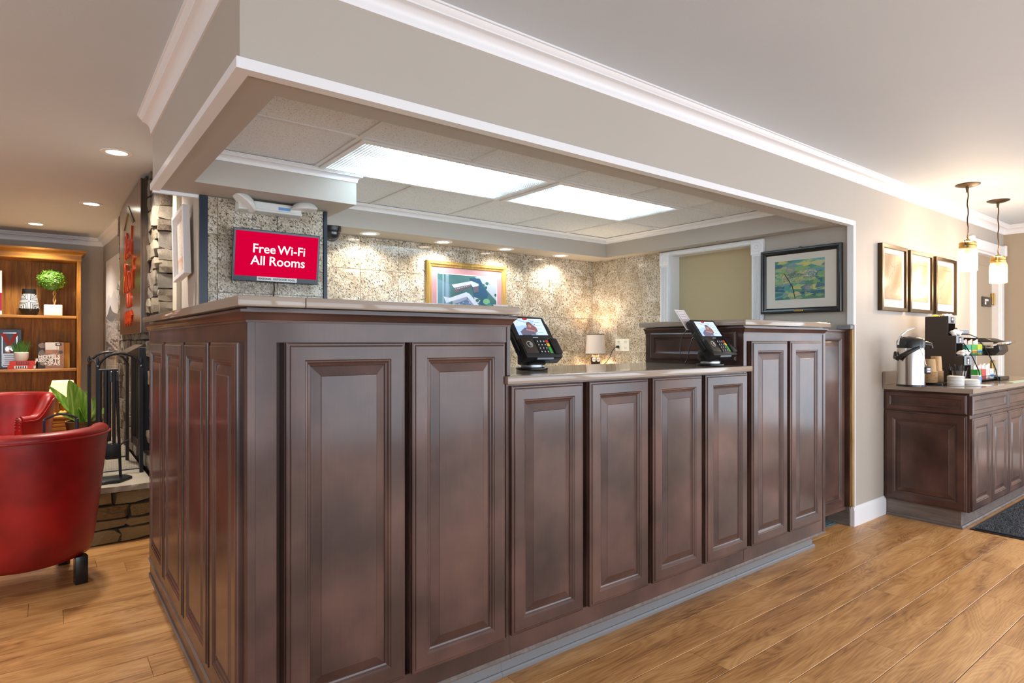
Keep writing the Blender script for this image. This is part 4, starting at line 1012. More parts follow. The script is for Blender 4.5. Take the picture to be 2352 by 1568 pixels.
wing((xF, yN), (xW, yN), 1.075, .115); wing((xF-.02, yF), (xW-.03, yF), 1.075, .115); wing((xF, yN), (xF-.02, yF), 1.075, .06)
# fire tools on their stand
sx0, sy0 = .335, 4.72
t = thing('fire_tool_set', 'black fireplace tools hanging on a stand on the hearth slab', 'tool set', (sx0, sy0, ZS))
MB().prism([(sx0-.17, sy0-.09), (sx0+.05, sy0-.09), (sx0+.13, sy0+.02), (sx0+.10, sy0+.11), (sx0-.12, sy0+.11), (sx0-.17, sy0+.04)], ZS, ZS+.018, bev=.004).build('base_plate', 'blackm', t)
px0 = Yp(277, 1000, sy0+.03).x; zt = 1.085
MB().tube([(px0, sy0+.03, ZS), (px0-.015, sy0+.03, .8), (px0-.022, sy0+.03, zt)], .009, 8).build('stand_pole', 'blackm', t)
xl = Yp(226, 840, sy0+.03).x; xr = Yp(272, 838, sy0+.03).x
MB().box(xl, xr, sy0+.022, sy0+.038, zt-.006, zt+.006, .002).build('hook_bar', 'blackm', t)
for u, zb_, rr in ((229, .55, .011), (243, .60, .010), (251, .62, .010), (262, .58, .010)):
    x = Yp(u, 850, sy0+.03).x; nm = 'poker' if u == 262 else 'tool_handle'
    MB().tube([(x, sy0+.026, zt-.005), (x, sy0+.026, zb_)], rr, 8).build(nm, 'blackm', t)
for u0, u1, vb in ((251, 258, 878), (268, 272, 876)):
    x0, x1 = Yp(u0, 850, sy0).x, Yp(u1, 850, sy0).x; MB().box(x0, x1, sy0+.018, sy0+.034, Yp(u0, vb, sy0).z, zt-.01, .003).build('handle_grip', 'navy', t)
x0, x1 = Yp(240, 1030, sy0).x, Yp(275, 1030, sy0).x
MB().box(x0, x1, sy0+.0, sy0+.045, Yp(250, 1056, sy0).z, Yp(250, 1020, sy0).z, .012, 2).build('shovel_pan', 'blackm', t)
MB().tube([(x1-.01, sy0+.02, Yp(250, 1030, sy0).z), (x1+.02, sy0+.02, Yp(250, 1020, sy0).z), (x1+.05, sy0+.02, Yp(250, 1015, sy0).z)], .006, 6).build('hook', 'blackm', t)
# black log rack
lyy = 5.0
xa, xb = Yp(101, 960, lyy).x, Yp(178, 960, lyy).x; zp = Yp(140, 962, lyy).z; za = Yp(140, 951, lyy).z
t = thing('log_rack', 'low black metal rack with an arched handle between the armchairs', 'rack', ((xa+xb)/2, lyy, 0))
for x in (xa, xb): MB().box(x-.007, x+.007, lyy-.02, lyy+.02, 0, zp, .002).build('upright', 'navy', t)
for dy, dz in ((0, 0), (.22, -.02)):
    MB().tube([(xa+(xb-xa)*k/10, lyy+dy, zp+dz+(za-zp)*math.sin(PI*k/10)) for k in range(11)], .007, 7).build('handle_arch', 'blackm', t)
for x in (xa, xb): MB().box(x-.007, x+.007, lyy+.20, lyy+.24, 0, zp-.02, .002).build('upright', 'navy', t)
MB().box(xa, xb, lyy-.02, lyy+.24, .12, .135).build('shelf', 'blackm', t)
# barrel armchairs
def armchair(name, label, loc, rot):
    t = lthing(name, label, 'armchair', loc, rot, 'red leather barrel armchairs')
    # opening towards local -y; the back is at +y
    n_ = 44; A0, A1 = math.radians(-40), math.radians(220)
    def top(an):
        d = abs(math.degrees(an)-90)
        return .815 if d < 82 else .815-(.17)*(0.5-.5*math.cos(PI*min(1, (d-82)/34)))
    ro = lambda z: .292+(.372-.292)*((z-.15)/.66)**.8 if z > .15 else .292-.02*(.15-z)/.02
    zs_ = [0, .02, .06, .15, .3, .45, .6, .75, .9, 1]
    vs = []; fs = []
    for i in range(n_+1):
        an = A0+(A1-A0)*i/n_; ht = top(an)
        ring = []
        for g in zs_:
            z = .13+(ht-.03-.13)*g; rr = ro(z)-(.02*(1-g/.02) if g < .02 else 0); ring.append((rr, z))
        rt = ro(ht-.03)
        for q in range(1, 8): ph = PI*q/8; ring.append((rt-.045+.045*math.cos(ph)+.003, ht-.03+.034*math.sin(ph)))
        for g in (1, .75, .5): z = .34+(ht-.03-.34)*g; ring.append((ro(z)-.088-.01*(1-g), z))
        ring.append((.22, .34)); ring.append((.22, .13))
        for rr, z in ring: vs.append((rr*math.cos(an), rr*math.sin(an), z))
        m_ = len(ring)
    for i in range(n_):
        for k in range(m_): l = (k+1) % m_; fs.append((i*m_+k, (i+1)*m_+k, (i+1)*m_+l, i*m_+l))
    fs.append(tuple(range(m_))); fs.append(tuple(n_*m_+k for k in range(m_))[::-1])
    MB().add(vs, fs).build('shell', 'red', t, smooth=60)
    MB().tube([((ro(top(a)-.03)+.006)*math.cos(a), (ro(top(a)-.03)+.006)*math.sin(a), top(a)-.036) for a in [A0+(A1-A0)*i/60 for i in range(61)]], .0055, 6).build('piping', 'red', t)
    MB().lathe([(0, .15), (.235, .15), (.25, .18), (.25, .40), (.235, .44), (.18, .455), (0, .46)], (0, -.02, 0), 32).build('seat_cushion', 'red', t)
    for sx_, sy_ in ((-.21, .20), (.21, .20), (-.2, -.2), (.2, -.2)):
        mb = MB(); mb.prism([(sx_-.028, sy_-.028), (sx_+.028, sy_-.028), (sx_+.028, sy_+.028), (sx_-.028, sy_+.028)], 0, .145, bev=.003); mb.build('leg', 'blackw', t)
    for an, s in ((A0, -1), (A1, 1)):
        ht = top(an); rc = ro(.5)-.047; tv_ = Vector((math.sin(an), -math.cos(an), 0))*(1 if an < 0 else -1)
        fr_ = MB(); pp = []
        for k in range(13): ph = PI*k/12; pp.append((rc+.05*math.cos(ph), ht-.055+.05*math.sin(ph)))
        pp += [(rc-.05, .2), (rc+.05, .2)]
        v1 = [(r_*math.cos(an)+tv_.x*.002, r_*math.sin(an)+tv_.y*.002, z) for r_, z in pp]; v2 = [(x+tv_.x*.014, y+tv_.y*.014, z) for x, y, z in v1]; N = len(pp)
        fr_.add(v1+v2, [tuple(range(N)), tuple(range(N, 2*N))[::-1]]+[(i, N+i, N+(i+1) % N, (i+1) % N) for i in range(N)])
        o = fr_.build('arm_front', 'red', t)
        nl = MB()
        for k in range(11):
            if k < 7: ph = PI*k/6; r_, z = rc+.038*math.cos(ph), ht-.055+.038*math.sin(ph)
            else: r_, z = rc+(.038 if k % 2 else -.038), ht-.08-.028*((k-7)//2)
            p = Vector((r_*math.cos(an), r_*math.sin(an), z))+tv_*.017
            nl.box(p.x-.005, p.x+.005, p.y-.005, p.y+.005, p.z-.005, p.z+.005, .003)
        q = nl.build('nailheads', 'chrome', o); q['kind'] = 'stuff'
    return t
ac = armchair('armchair', 'red leather barrel armchair nearest, seen from behind beside the desk', (-.083, 4.10, 0), math.radians(180+8))
dup(ac, (-.285, 6.75, 0), math.radians(-25), 'red leather barrel armchair farther back, facing the front with nailhead arms')
# lounge downlights
for i, (u, v) in enumerate(((268, 350), (210, 468), (82, 514))):
    p = Zp(u, v, CEIL-.002)
    t = thing('recessed_downlight', ['nearest of three recessed ceiling lights in the lounge', 'middle of three recessed ceiling lights in the lounge', 'farthest of three recessed ceiling lights in the lounge'][i], 'light', tuple(p), group='lounge downlights')
    MB().lathe([(.058, -.004), (.085, -.004), (.088, 0), (.058, .0)], p, 28, cap=False).build('trim_ring', 'white', t)
    MB().lathe([(0, -.002), (.058, -.002)], p, 28, cap=False).build('lens', 'spotw', t)
    lamp('lounge_spot', 'SPOT', (p.x, p.y, p.z-.02), 100, (1, .90, .78), (0, 0, 0), spot_size=math.radians(125), spot_blend=.7, shadow_soft_size=.06)
for x, y in ((-1.4, 4.6), (-1.6, 6.4), (-1.4, 2.6)):
    lamp('lounge_spot', 'SPOT', (x, y, CEIL-.03), 62, (1, .92, .82), (0, 0, 0), spot_size=math.radians(135), spot_blend=.7, shadow_soft_size=.08)
#DESKITEMS
# ------------------------------------------------------------------ monitor, emergency light and camera
P0 = Yp(533, 643, 3.655); PX_ = Vector((Yp(730, 654, 3.655).x-P0.x, 0, 0)); PU = Yp(538, 521, 3.615)-P0
Wm, Hm = PX_.length, PU.length; ux = PX_.normalized(); uu = PU.normalized(); un = ux.cross(uu)
t = thing('monitor', 'wall monitor with red screen reading Free Wi-Fi All Rooms', 'monitor', tuple(P0+PX_*.5))
Mt = Matrix(((ux.x, uu.x, un.x, P0.x), (ux.y, uu.y, un.y, P0.y), (ux.z, uu.z, un.z, P0.z), (0, 0, 0, 1)))
mb = MB(); mb.M = Mt; mb.box(0, Wm, 0, Hm, -.028, 0, .003); mb.box(Wm*.3, Wm*.7, Hm*.3, Hm*.7, -.05, -.028); mb.build('monitor_case', 'navy', t)
mb = MB(); mb.M = Mt; mb.box(.010, Wm-.012, .030, Hm-.014, -.001, .0012); mb.build('lit_panel', 'redscr', t)
def text_fit(s, width, mat, name, parent, Mx, bold=0, ext=.0006, **k):
    cu = bpy.data.curves.new('tmp', 'FONT'); cu.body = s; cu.size = 1; to = bpy.data.objects.new('tmp', cu); C.objects.link(to); bpy.context.view_layer.update()
    wd = to.dimensions.x; bpy.data.objects.remove(to); sz = width/wd
    return text(s, sz, mat, name, parent, Mx, bold*sz, ext, **k)
for s, wf, hf, dx in (('Free Wi-Fi', .62, .632, .515), ('All Rooms', .635, .402, .51)):
    wa, wb_ = s.split(' ')
    cu = bpy.data.curves.new('tmp', 'FONT'); cu.body = s; cu.size = 1; to = bpy.data.objects.new('tmp', cu); C.objects.link(to); bpy.context.view_layer.update(); sz = Wm*wf/to.dimensions.x; bpy.data.objects.remove(to)
    text(wa, sz, 'whitescr', 'lit_word', t, Mt @ Matrix.Translation((Wm*(dx-wf/2), Hm*hf, .0018)), .012*sz, align='LEFT')
    text(wb_, sz, 'whitescr', 'lit_word', t, Mt @ Matrix.Translation((Wm*(dx+wf/2), Hm*hf, .0018)), .012*sz, align='RIGHT')
mb = MB(); mb.M = Mt; mb.box(Wm*.27, Wm*.735, .006, .030, .0, .0016); mb.build('label_strip', 'paper', t)
text_fit('SEASONAL  OUTDOOR  POOL', Wm*.43, 'black', 'label_letters', t, Mt @ Matrix.Translation((Wm*.50, .018, .0022)), .012)
c0 = Yp(629, 650, 3.67)
MB().tube([tuple(Yp(629, 648, 3.66)), tuple(Yp(630, 665, 3.68)), tuple(Yp(628, 685, 3.685)), tuple(Yp(629, 740, 3.685))], .0035, 6).build('power_cable', 'black', t)
yE = 3.60
e0, e1 = Yp(549, 478, yE), Yp(693, 494, yE)
t = thing('emergency_light', 'off-white twin-head emergency light above the red monitor', 'light', ((e0.x+e1.x)/2, 3.65, e0.z))
mb = MB(); mb.box(e0.x, e1.x, yE, 3.694, e0.z, 2.062, .005); mb.box(e0.x-.002, e1.x+.002, yE-.003, 3.694, e0.z-.002, e0.z+.012, .003); mb.build('housing', 'offw', t)
zl = e0.z+.030
MB().box(Yp(640, 480, yE).x, Yp(667, 480, yE).x, yE-.0015, yE, e0.z+.018, e0.z+.034).build('blue_label', 'c_blue', t, label='small pale blue label')
MB().lathe([(0, 0), (.004, 0), (.004, .002), (0, .003)], (e0.x-.001, yE+.03, e0.z+.035), 8).build('indicator', 'c_red', t)
for (u, v, ang, nm) in ((561, 463, math.radians(40), 'a'), (699, 479, math.radians(-4), 'b')):
    p = Yp(u, v, yE-.02)
    mb = MB(); mb.M = Matrix.Translation(p) @ Matrix.Rotation(ang, 4, 'Y')
    mb.lathe([(0, -.010), (.070, -.010), (.074, -.004), (.072, .004), (.062, .018), (.044, .031), (.022, .039), (0, .041)], n=28); o = mb.build('lamp_head', 'offw', t)
    mb = MB(); mb.M = Matrix.Translation(p) @ Matrix.Rotation(ang, 4, 'Y'); mb.lathe([(0, -.0108), (.06, -.0108), (.06, -.0098), (0, -.0098)], n=24); mb.build('lens', 'paper', o)
    MB().tube([tuple(p+Vector((0, .01, 0))), tuple(p+Vector((.0, .03, -.005)))], .012, 8).build('bracket', 'offw', t)
dcx = Zp(762, 522, SB)
t = thing('security_camera', 'black dome security camera under the soffit beside the monitor wall', 'camera', (dcx.x, 4.16, SB-.10)); dcx = Vector((dcx.x, 4.16, 0))
dcx.x = Yp(762, 522, 4.16).x
MB().lathe([(0, 0), (.064, 0), (.064, -.035), (.058, -.044), (0, -.044)][::-1], (dcx.x, 4.16, SB), 28).build('housing', 'black', t)
K['smoke'] = plain('smoked_dome', (.02, .022, .026), .06, 0, .5)
MB().lathe([(0, -.108), (.022, -.104), (.042, -.092), (.054, -.072), (.057, -.044)], (dcx.x, 4.16, SB), 28, cap=False).build('dome', 'smoke', t)
MB().lathe([(0, -.1095), (.012, -.108), (.0, -.100)], (dcx.x-.02, 4.135, SB+.012), 14).build('eye', 'silver', t)
# downlights along the granite wall
for i, X_ in enumerate((1.924, 2.56, 3.19, 3.834)):
    t = thing('recessed_downlight', ['first from the left of four small ceiling lights along the granite wall', 'second from the left of four small ceiling lights along the granite wall', 'third from the left of four small ceiling lights along the granite wall', 'last and rightmost of four small ceiling lights along the granite wall'][i], 'light', (X_, 4.25, SB-.004), group='granite wall downlights')
    MB().lathe([(.050, -.005), (.072, -.005), (.076, 0), (.050, 0)], (X_, 4.25, SB), 28, cap=False).build('trim_ring', 'white', t)
    MB().lathe([(0, -.002), (.052, -.002)], (X_, 4.25, SB), 24, cap=False).build('lens', 'spotw', t)
    lamp('downlight_spot', 'SPOT', (X_, 4.25, SB-.015), 18, (1, .94, .85), (0, 0, 0), spot_size=math.radians(150), spot_blend=.5, shadow_soft_size=.045)
# framed aerial photograph
gx0, gx1, gz0, gz1 = 2.482, 3.298, 1.30, 1.94
t = thing('framed_photograph', 'gold framed aerial photograph of a motel on the granite wall', 'picture', ((gx0+gx1)/2, 4.39, gz0))
W, H = gx1-gx0, gz1-gz0
MB().nest(W, H, [(0, 0), (0, .022), (.006, .030), (.012, .028), (.018, .034), (.026, .034), (.034, .026), (.046, .022), (.05, .014), (.052, .010)], cap=False).build('frame', 'gold', t, loc=(gx0, 4.403, gz0), smooth=0)
MB().box(gx0+.04, gx1-.04, 4.388, 4.40, gz0+.04, gz1-.04).build('mat_board', 'mauve', t)
MB().box(gx0+.100, gx1-.100, 4.3865, 4.39, gz0+.100, gz1-.100).build('inner_mat', 'paper', t)
a = canvas(260, 170, (.10, .22, .18))
X, Y = np.meshgrid(np.linspace(0, 1, 260), np.linspace(0, 1, 170))
a += (.05*np.sin(9*X+4*Y)*np.sin(7*Y-3*X))[:, :, None]*np.array([.6, 1, .7])
poly(a, [(.66, 0), (1, 0), (1, .48), (.62, .02)], (.62, .64, .60)); poly(a, [(.52, .04), (.7, .04), (.85, .35), (.8, .62), (.62, .5)], (.06, .14, .20))
poly(a, [(.18, .70), (.46, .42), (.62, .66), (.96, .98), (.9, 1), (.12, 1)], (.16, .25, .36)); poly(a, [(0, .1), (.2, .2), (.22, .8), (0, .8)], (.20, .34, .36), .6)
poly(a, [(.23, .20), (.56, .10), (.68, .15), (.68, .19), (.58, .22), (.55, .17), (.27, .26)], (.85, .84, .82)); poly(a, [(.27, .26), (.55, .17), (.55, .24), (.28, .36)], (.20, .15, .14)); poly(a, [(.58, .22), (.68, .19), (.68, .31), (.6, .33)], (.22, .17, .17))
for k in range(9): rect(a, .29+k*.029, .27-k*.011, .305+k*.029, .29-k*.011, (.6, .58, .55))
poly(a, [(.10, .44), (.20, .46), (.47, .33), (.53, .36), (.70, .60), (.63, .62), (.48, .42), (.24, .52), (.14, .56)], (.88, .87, .84)); poly(a, [(.24, .52), (.48, .42), (.48, .47), (.25, .59)], (.45, .44, .44)); poly(a, [(.5, .44), (.63, .62), (.62, .68), (.49, .49)], (.40, .40, .42))
poly(a, [(.62, .62), (.71, .59), (.71, .68), (.65, .74)], (.82, .80, .76)); poly(a, [(.60, .42), (.72, .46), (.68, .54), (.62, .52)], (.75, .72, .66))
for k in range(9): rect(a, .27+k*.024, .60-k*.012, .285+k*.024, .615-k*.012, [(.7, .7, .7), (.4, .05, .05), (.1, .1, .12)][k % 3])
for k in range(7): rect(a, .49+k*.022, .51+k*.026, .505+k*.022, .525+k*.026, [(.12, .12, .14), (.7, .7, .7)][k % 2])
ell(a, .43, .66, .055, .10, (.07, .20, .10)); ell(a, .41, .62, .03, .05, (.16, .32, .14)); ell(a, .82, .50, .06, .06, (.28, .55, .22)); ell(a, .87, .58, .05, .05, (.10, .28, .22))
for k in range(16): ell(a, rng.uniform(.56, 1), rng.uniform(.1, .9), .03, .03, (.06, .19, .14))
poly(a, [(.1, .62), (.2, .60), (.27, .72), (.2, .8)], (.6, .6, .6)); rect(a, .08, 0, .10, 1, (.62, .68, .72), .5); rect(a, .13, 0, .18, 1, (.55, .62, .66), .4)
a = a*np.array([.62, .70, .92])*.85
print_mesh(np.clip(a, 0, 1), 'aerial_print', 'printg', t, (gx0+.105, 4.3858, gz0+.105), (W-.21, 0, 0), (0, 0, H-.21))
# table lamp with an owl-shaped base in the corner
lq = Yp(1368, 800, 4.20); dl = lq.x*_s+lq.y*_c; zz = lambda v: CAMH-(v-784)*dl/F
zs0, zs1 = zz(813), zz(767); lxx = lq.x
t = thing('table_lamp', 'small gray-shade lamp with an owl base in the granite corner', 'lamp', (lxx, 4.20, .901))
K['linenlit'] = plain('backlit_gray_linen', (.50, .42, .37), .85, Emission_Color=(1, .78, .62), Emission_Strength=.16)
MB().lathe([(.098, zs0), (.084, zs1), (.082, zs1), (.096, zs0)], (lxx, 4.20, 0), 32, cap=False).build('lamp_shade', 'linenlit', t)
MB().lathe([(.0985, zs0-.001), (.0975, zs0+.006), (.094, zs0+.006)], (lxx, 4.20, 0), 32, cap=False).build('shade_rim', 'bronze', t)
MB().lathe([(.0855, zs1-.006), (.085, zs1+.001), (.081, zs1)], (lxx, 4.20, 0), 32, cap=False).build('shade_rim', 'bronze', t)
ob = MB(); ob.lathe([(0, .901), (.052, .901), (.056, .92), (.050, .935), (.056, .98), (.054, 1.02), (.044, 1.05), (.047, 1.075), (.047, 1.105), (.036, 1.128), (.012, 1.135), (.008, 1.20), (0, 1.20)], (lxx, 4.20, 0), 24)
ob.build('owl_base', 'bronze', t)
vd = Vector((-_s, -_c, 0)); sd = Vector((_c, -_s, 0))
for k in (-1, 1):
    p = Vector((lxx, 4.20, 1.095))+vd*.040+sd*.021*k; mb = MB(); mb.M = Matrix.Translation(p) @ Matrix.Rotation(-YAW, 4, 'Z') @ Matrix.Rotation(PI/2, 4, 'X')
    mb.lathe([(.010, .0), (.020, .0), (.021, .006), (.014, .009), (.009, .006)], n=18, cap=False); mb.lathe([(0, .0), (.010, .0), (.010, .004), (0, .006)], n=14); mb.build('eye', 'silver', t)
    e = Vector((lxx, 4.20, 1.118))+sd*.03*k; MB().lathe([(.014, 0), (.002, .028), (0, .028)], e, 8).build('ear_tuft', 'bronze', t)
lamp('table_lamp_glow', 'POINT', (lxx, 4.20, (zs0+zs1)/2), 12, (1, .77, .50), shadow_soft_size=.03)
# outlet with a plug
q0, q1 = Xp(1414, 806, XW-.010), Xp(1446, 778, XW-.010)
t = thing('power_outlet', 'ivory double outlet plate on the granite wall with a black plug', 'outlet', (XW-.012, (q0.y+q1.y)/2, q0.z))
ya, yb_, za_, zb_ = q1.y, q0.y, q0.z, q1.z
MB().box(XW-.016, XW-.0095, ya, yb_, za_, zb_, .003).build('cover_plate', 'ivory', t)
ym = (ya+yb_)/2; zm = (za_+zb_)/2; wq = (yb_-ya)/4; hq = (zb_-za_)/4
for sy_ in (-1, 1):
    for sz_ in (-1, 1):
        MB().box(XW-.0185, XW-.015, ym+sy_*wq-.017, ym+sy_*wq+.017, zm+sz_*hq*.95-.014, zm+sz_*hq*.95+.014, .003).build('socket_face', 'ivory', t)
        MB().box(XW-.0192, XW-.018, ym+sy_*wq-.008, ym+sy_*wq-.005, zm+sz_*hq-.006, zm+sz_*hq+.008).box(XW-.0192, XW-.018, ym+sy_*wq+.005, ym+sy_*wq+.008, zm+sz_*hq-.006, zm+sz_*hq+.008).build('socket_slots', 'black', t)
t = thing('power_cable', 'black power cord with plug in the ivory outlet', 'cord', (XW-.03, ym, za_))
pl = Xp(1419, 796, XW-.03)
MB().box(pl.x-.015, pl.x+.0105, pl.y-.013, pl.y+.013, pl.z-.012, pl.z+.012, .005, 2).build('plug', 'black', t)
pts = [pl+Vector((-.015, 0, 0)), Xp(1412, 798, 4.36), Xp(1405, 808, 4.34), Xp(1401, 820, 4.33), Xp(1392, 832, 4.32), Xp(1385, 840, 4.32)]
pts.append(Vector((4.30, pts[-1].y+.06, .91))); MB().tube(pts, .004, 6).build('cable', 'black', t)
# framed painting on the side wall
py0, py1, pz0, pz1 = 1.966, 2.568, 1.479, 1.960
t = lthing('framed_painting', 'black framed abstract green and yellow field painting on the side wall', 'picture', (XW+.0015, py1, pz0), -PI/2)
W, H = py1-py0, pz1-pz0
MB().nest(W, H, [(0, 0), (0, .026), (.006, .034), (.014, .034), (.018, .028), (.030, .024), (.038, .016), (.042, .010)], cap=False).build('frame', 'blackw', t, smooth=0)
MB().box(.03, W-.03, -.012, -.004, .03, H-.03).build('mat_board', 'cream', t)
MB().box(W/2-.035, W/2+.035, -.036, -.030, .012, .026, .002).build('name_plate', 'brass', t)
MB().tube([(W/2-.02, -.006, H-.004), (W/2, -.004, H+.012), (W/2+.02, -.006, H-.004)], .002, 6).build('hanger', 'black', t)
a = canvas(230, 170, (.10, .24, .16)); r = random.Random(5)
cols = [(.05, .16, .20), (.08, .30, .26), (.22, .38, .16), (.40, .48, .18), (.62, .55, .16), (.10, .34, .30), (.03, .10, .20), (.30, .40, .22), (.55, .50, .25), (.14, .28, .34)]
for k in range(150):
    cx_, cy_ = r.random(), r.random(); n_ = r.randint(3, 6); sz = r.uniform(.05, .17)
    poly(a, [(cx_+sz*math.cos(q*6.28/n_+k)*r.uniform(.7, 1.5), cy_+sz*.6*math.sin(q*6.28/n_+k)*r.uniform(.5, 1.2)) for q in range(n_)], r.choice(cols), .8)
for k in range(330):
    x, y = r.uniform(.1, .8), r.random(); y = .45+(x-.1)*-.1+r.uniform(-.12, .16); d = r.uniform(.01, .04); line(a, (x, y), (x+d, y-d*.7), .007, r.choice([(.45, .38, .30), (.10, .12, .12), (.62, .58, .50), (.30, .12, .10)]))
line(a, (.20, .33), (.36, .66), .018, (.03, .04, .05)); line(a, (.36, .66), (.42, .98), .018, (.03, .04, .05)); line(a, (.0, .95), (.25, .86), .03, (.15, .32, .42)); line(a, (.42, .95), (1, .72), .02, (.10, .25, .22))
for (cx_, cy_) in ((.68, .72), (.32, .24)): ell(a, cx_, cy_, .10, .09, (.22, .24, .28), .5); ell(a, cx_, cy_, .06, .05, (.42, .36, .32), .4)
print_mesh(np.clip(a, 0, 1), 'painting_print', 'printg', t, (Xp(1782, 640, XW).y*-1+py1, -.0125, Xp(1782, 690, XW).z-pz0), (Xp(1782, 640, XW).y-Xp(1896, 640, XW).y, 0, 0), (0, 0, .29))
# card terminals
def terminal(label, loc, rot=0):
    t = lthing('card_terminal', label, 'card terminal', loc, rot, 'card terminals on the low counter')
    MB().lathe([(0, 0), (.070, 0), (.073, .004), (.073, .010), (.066, .013), (0, .013)], (0, 0, 0), 32).build('base_disc', 'black', t)
    MB().lathe([(0, .013), (.05, .013), (.05, .024), (0, .024)], (0, 0, 0), 28).build('swivel_ring', 'silver', t)
    MB().box(-.052, .052, -.04, .045, .022, .082, .008, 2).build('stand_block', 'black', t)
    Mh = Matrix.Translation((0, -.088, .052)) @ Matrix.Rotation(math.radians(54), 4, 'X')
    def H(mb): mb.M = Mh; return mb
    h = MB(); H(h); h.box(-.106, .106, .0, .105, -.045, .012, .009, 2); h.box(-.108, .108, .100, .238, -.038, 0, .010, 2); h.box(-.116, -.104, .05, .16, -.034, -.008, .006, 2); h.box(.104, .118, .02, .20, -.034, -.006, .006, 2)
    h.build('head_shell', 'black', t)
    h = H(MB()); h.box(-.05, .05, .02, .10, -.085, -.04, .01, 2); h.build('neck', 'black', t)
    a = canvas(64, 40, (.30, .44, .66))
    rect(a, 0, 0, 1, .06, (.75, .80, .86)); rect(a, .66, .08, 1, 1, (.45, .58, .76))
    for k in range(7): line(a, (0, .14+.05*k), (.6, .10+.06*k), .018, (.66, .72, .80))
    for k in range(4): rect(a, .70, .14+k*.2, .95, .18+k*.2, (.8, .85, .9)); rect(a, .70, .21+k*.2, .88, .235+k*.2, (.2, .28, .42)); ell(a, .685, .16+k*.2, .02, .03, (.12, .16, .25))
    ell(a, .50, .40, .10, .20, (.12, .07, .07)); ell(a, .53, .62, .18, .26, (.20, .08, .08)); poly(a, [(.1, .8), (.3, .55), (.55, .62), (.6, .98), (.12, 1)], (.10, .09, .14)); ell(a, .5, .45, .05, .10, (.32, .18, .15)); poly(a, [(.35, .62), (.62, .72), (.6, .8), (.3, .7)], (.32, .16, .13))
    o = print_mesh(a, 'lit_screen', 'screen', t, (0, 0, 0), (.170, 0, 0), (0, .093, 0)); o.data.transform(Mh @ Matrix.Translation((-.085, .128, .0008)))
    h = H(MB()); h.box(-.099, -.030, .022, .098, .010, .0145, .004, 2); h.build('contactless_panel', 'dkbrown', t)
    cs = H(MB())
    for rr in (.006, .010, .014): cs.tube([(-.066+rr*math.cos(g), .068+rr*math.sin(g), .0150) for g in [(-.8+1.6*k/8) for k in range(9)]], .0009, 5)
    cs.tube([(-.062+.0155*math.cos(6.283*k/24), .068+.0155*math.sin(6.283*k/24), .0150) for k in range(24)], .0008, 5, True); cs.build('contactless_symbol', 'paper', t)
    h = H(MB()); h.box(-.024, .056, .016, .100, .0115, .0135, .002); h.build('keypad_bed', 'black', t)
    for r_ in range(4):
        for c_ in range(4):
            x0 = -.021+c_*.0185; y0 = .020+(3-r_)*.0185
            if c_ == 3 and r_ == 3: continue
            tall = c_ == 3 and r_ == 2
            k = H(MB()); k.box(x0, x0+.0165, y0-(.0185 if tall else 0), y0+.0155, .0135, .0162, .0015)
            k.build('key', (['c_red', 'c_yellow', 'c_green'][r_] if c_ == 3 else 'black'), t, label=(['red key', 'yellow key', 'green key'][r_] if c_ == 3 else None))
            if c_ < 3:
                k = H(MB()); k.box(x0+.0055, x0+.011, y0+.005, y0+.010, .0162, .0166); k.build('key_mark', 'paper', t)
    h = H(MB()); h.box(.062, .106, .015, .100, .009, .020, .007, 2); h.build('card_reader_ridge', 'black', t)
    h = H(MB()); h.box(-.045, .050, -.004, .006, -.004, .006, .003, 2); h.build('card_slot', 'lgray', t)
    h = H(MB()); h.M = Mh @ Matrix.Translation((-.012, .2195, 0)) @ Matrix.Diagonal((1, .5, 1, 1)); h.lathe([(0, 0), (.014, 0), (.014, .0012), (0, .0015)], n=20); h.build('red_emblem', 'c_red', t)
    MB().box(-.016, .022, -.0425, -.039, .058, .074, .003, 2).build('red_badge', 'c_red', t)
    h = H(MB()); h.box(-.012, .018, .1145, .1165, .0, .0008); h.build('maker_line', 'paper', t)
    h = H(MB()); h.box(-.112, -.028, .20, .335, -.046, -.044); h.build('price_card', 'paper', t)
    a = canvas(16, 24, (.62, .50, .50)); rect(a, .1, .06, .9, .94, (.80, .74, .73))
    for k in range(5): rect(a, .2, .15+k*.15, .8, .20+k*.15, (.55, .40, .40))
    o = print_mesh(a, 'card_print', 'print', t, (0, 0, 0), (.072, 0, 0), (0, .120, 0)); o.data.transform(Mh @ Matrix.Translation((-.106, .206, -.0435)))
    return t
T1 = Zp(1222, 849, 1.1425); T2 = (2.775, 1.905, 1.1425)
tt = terminal('black card terminal beside the tall left desk, screen facing front', tuple(T1))
t2 = dup(tt, T2, 0, 'black card terminal at the right end of the low counter, with a looping cable')
cb = [Yp(u, v, 2.04)-Vector(T2) for u, v in ((1594, 746), (1578, 754), (1567, 775), (1561, 800), (1564, 824), (1573, 833), (1580, 822), (1584, 798), (1590, 778), (1602, 764))]
MB().tube(cb, .0022, 6).build('loop_cable', 'black', t2)
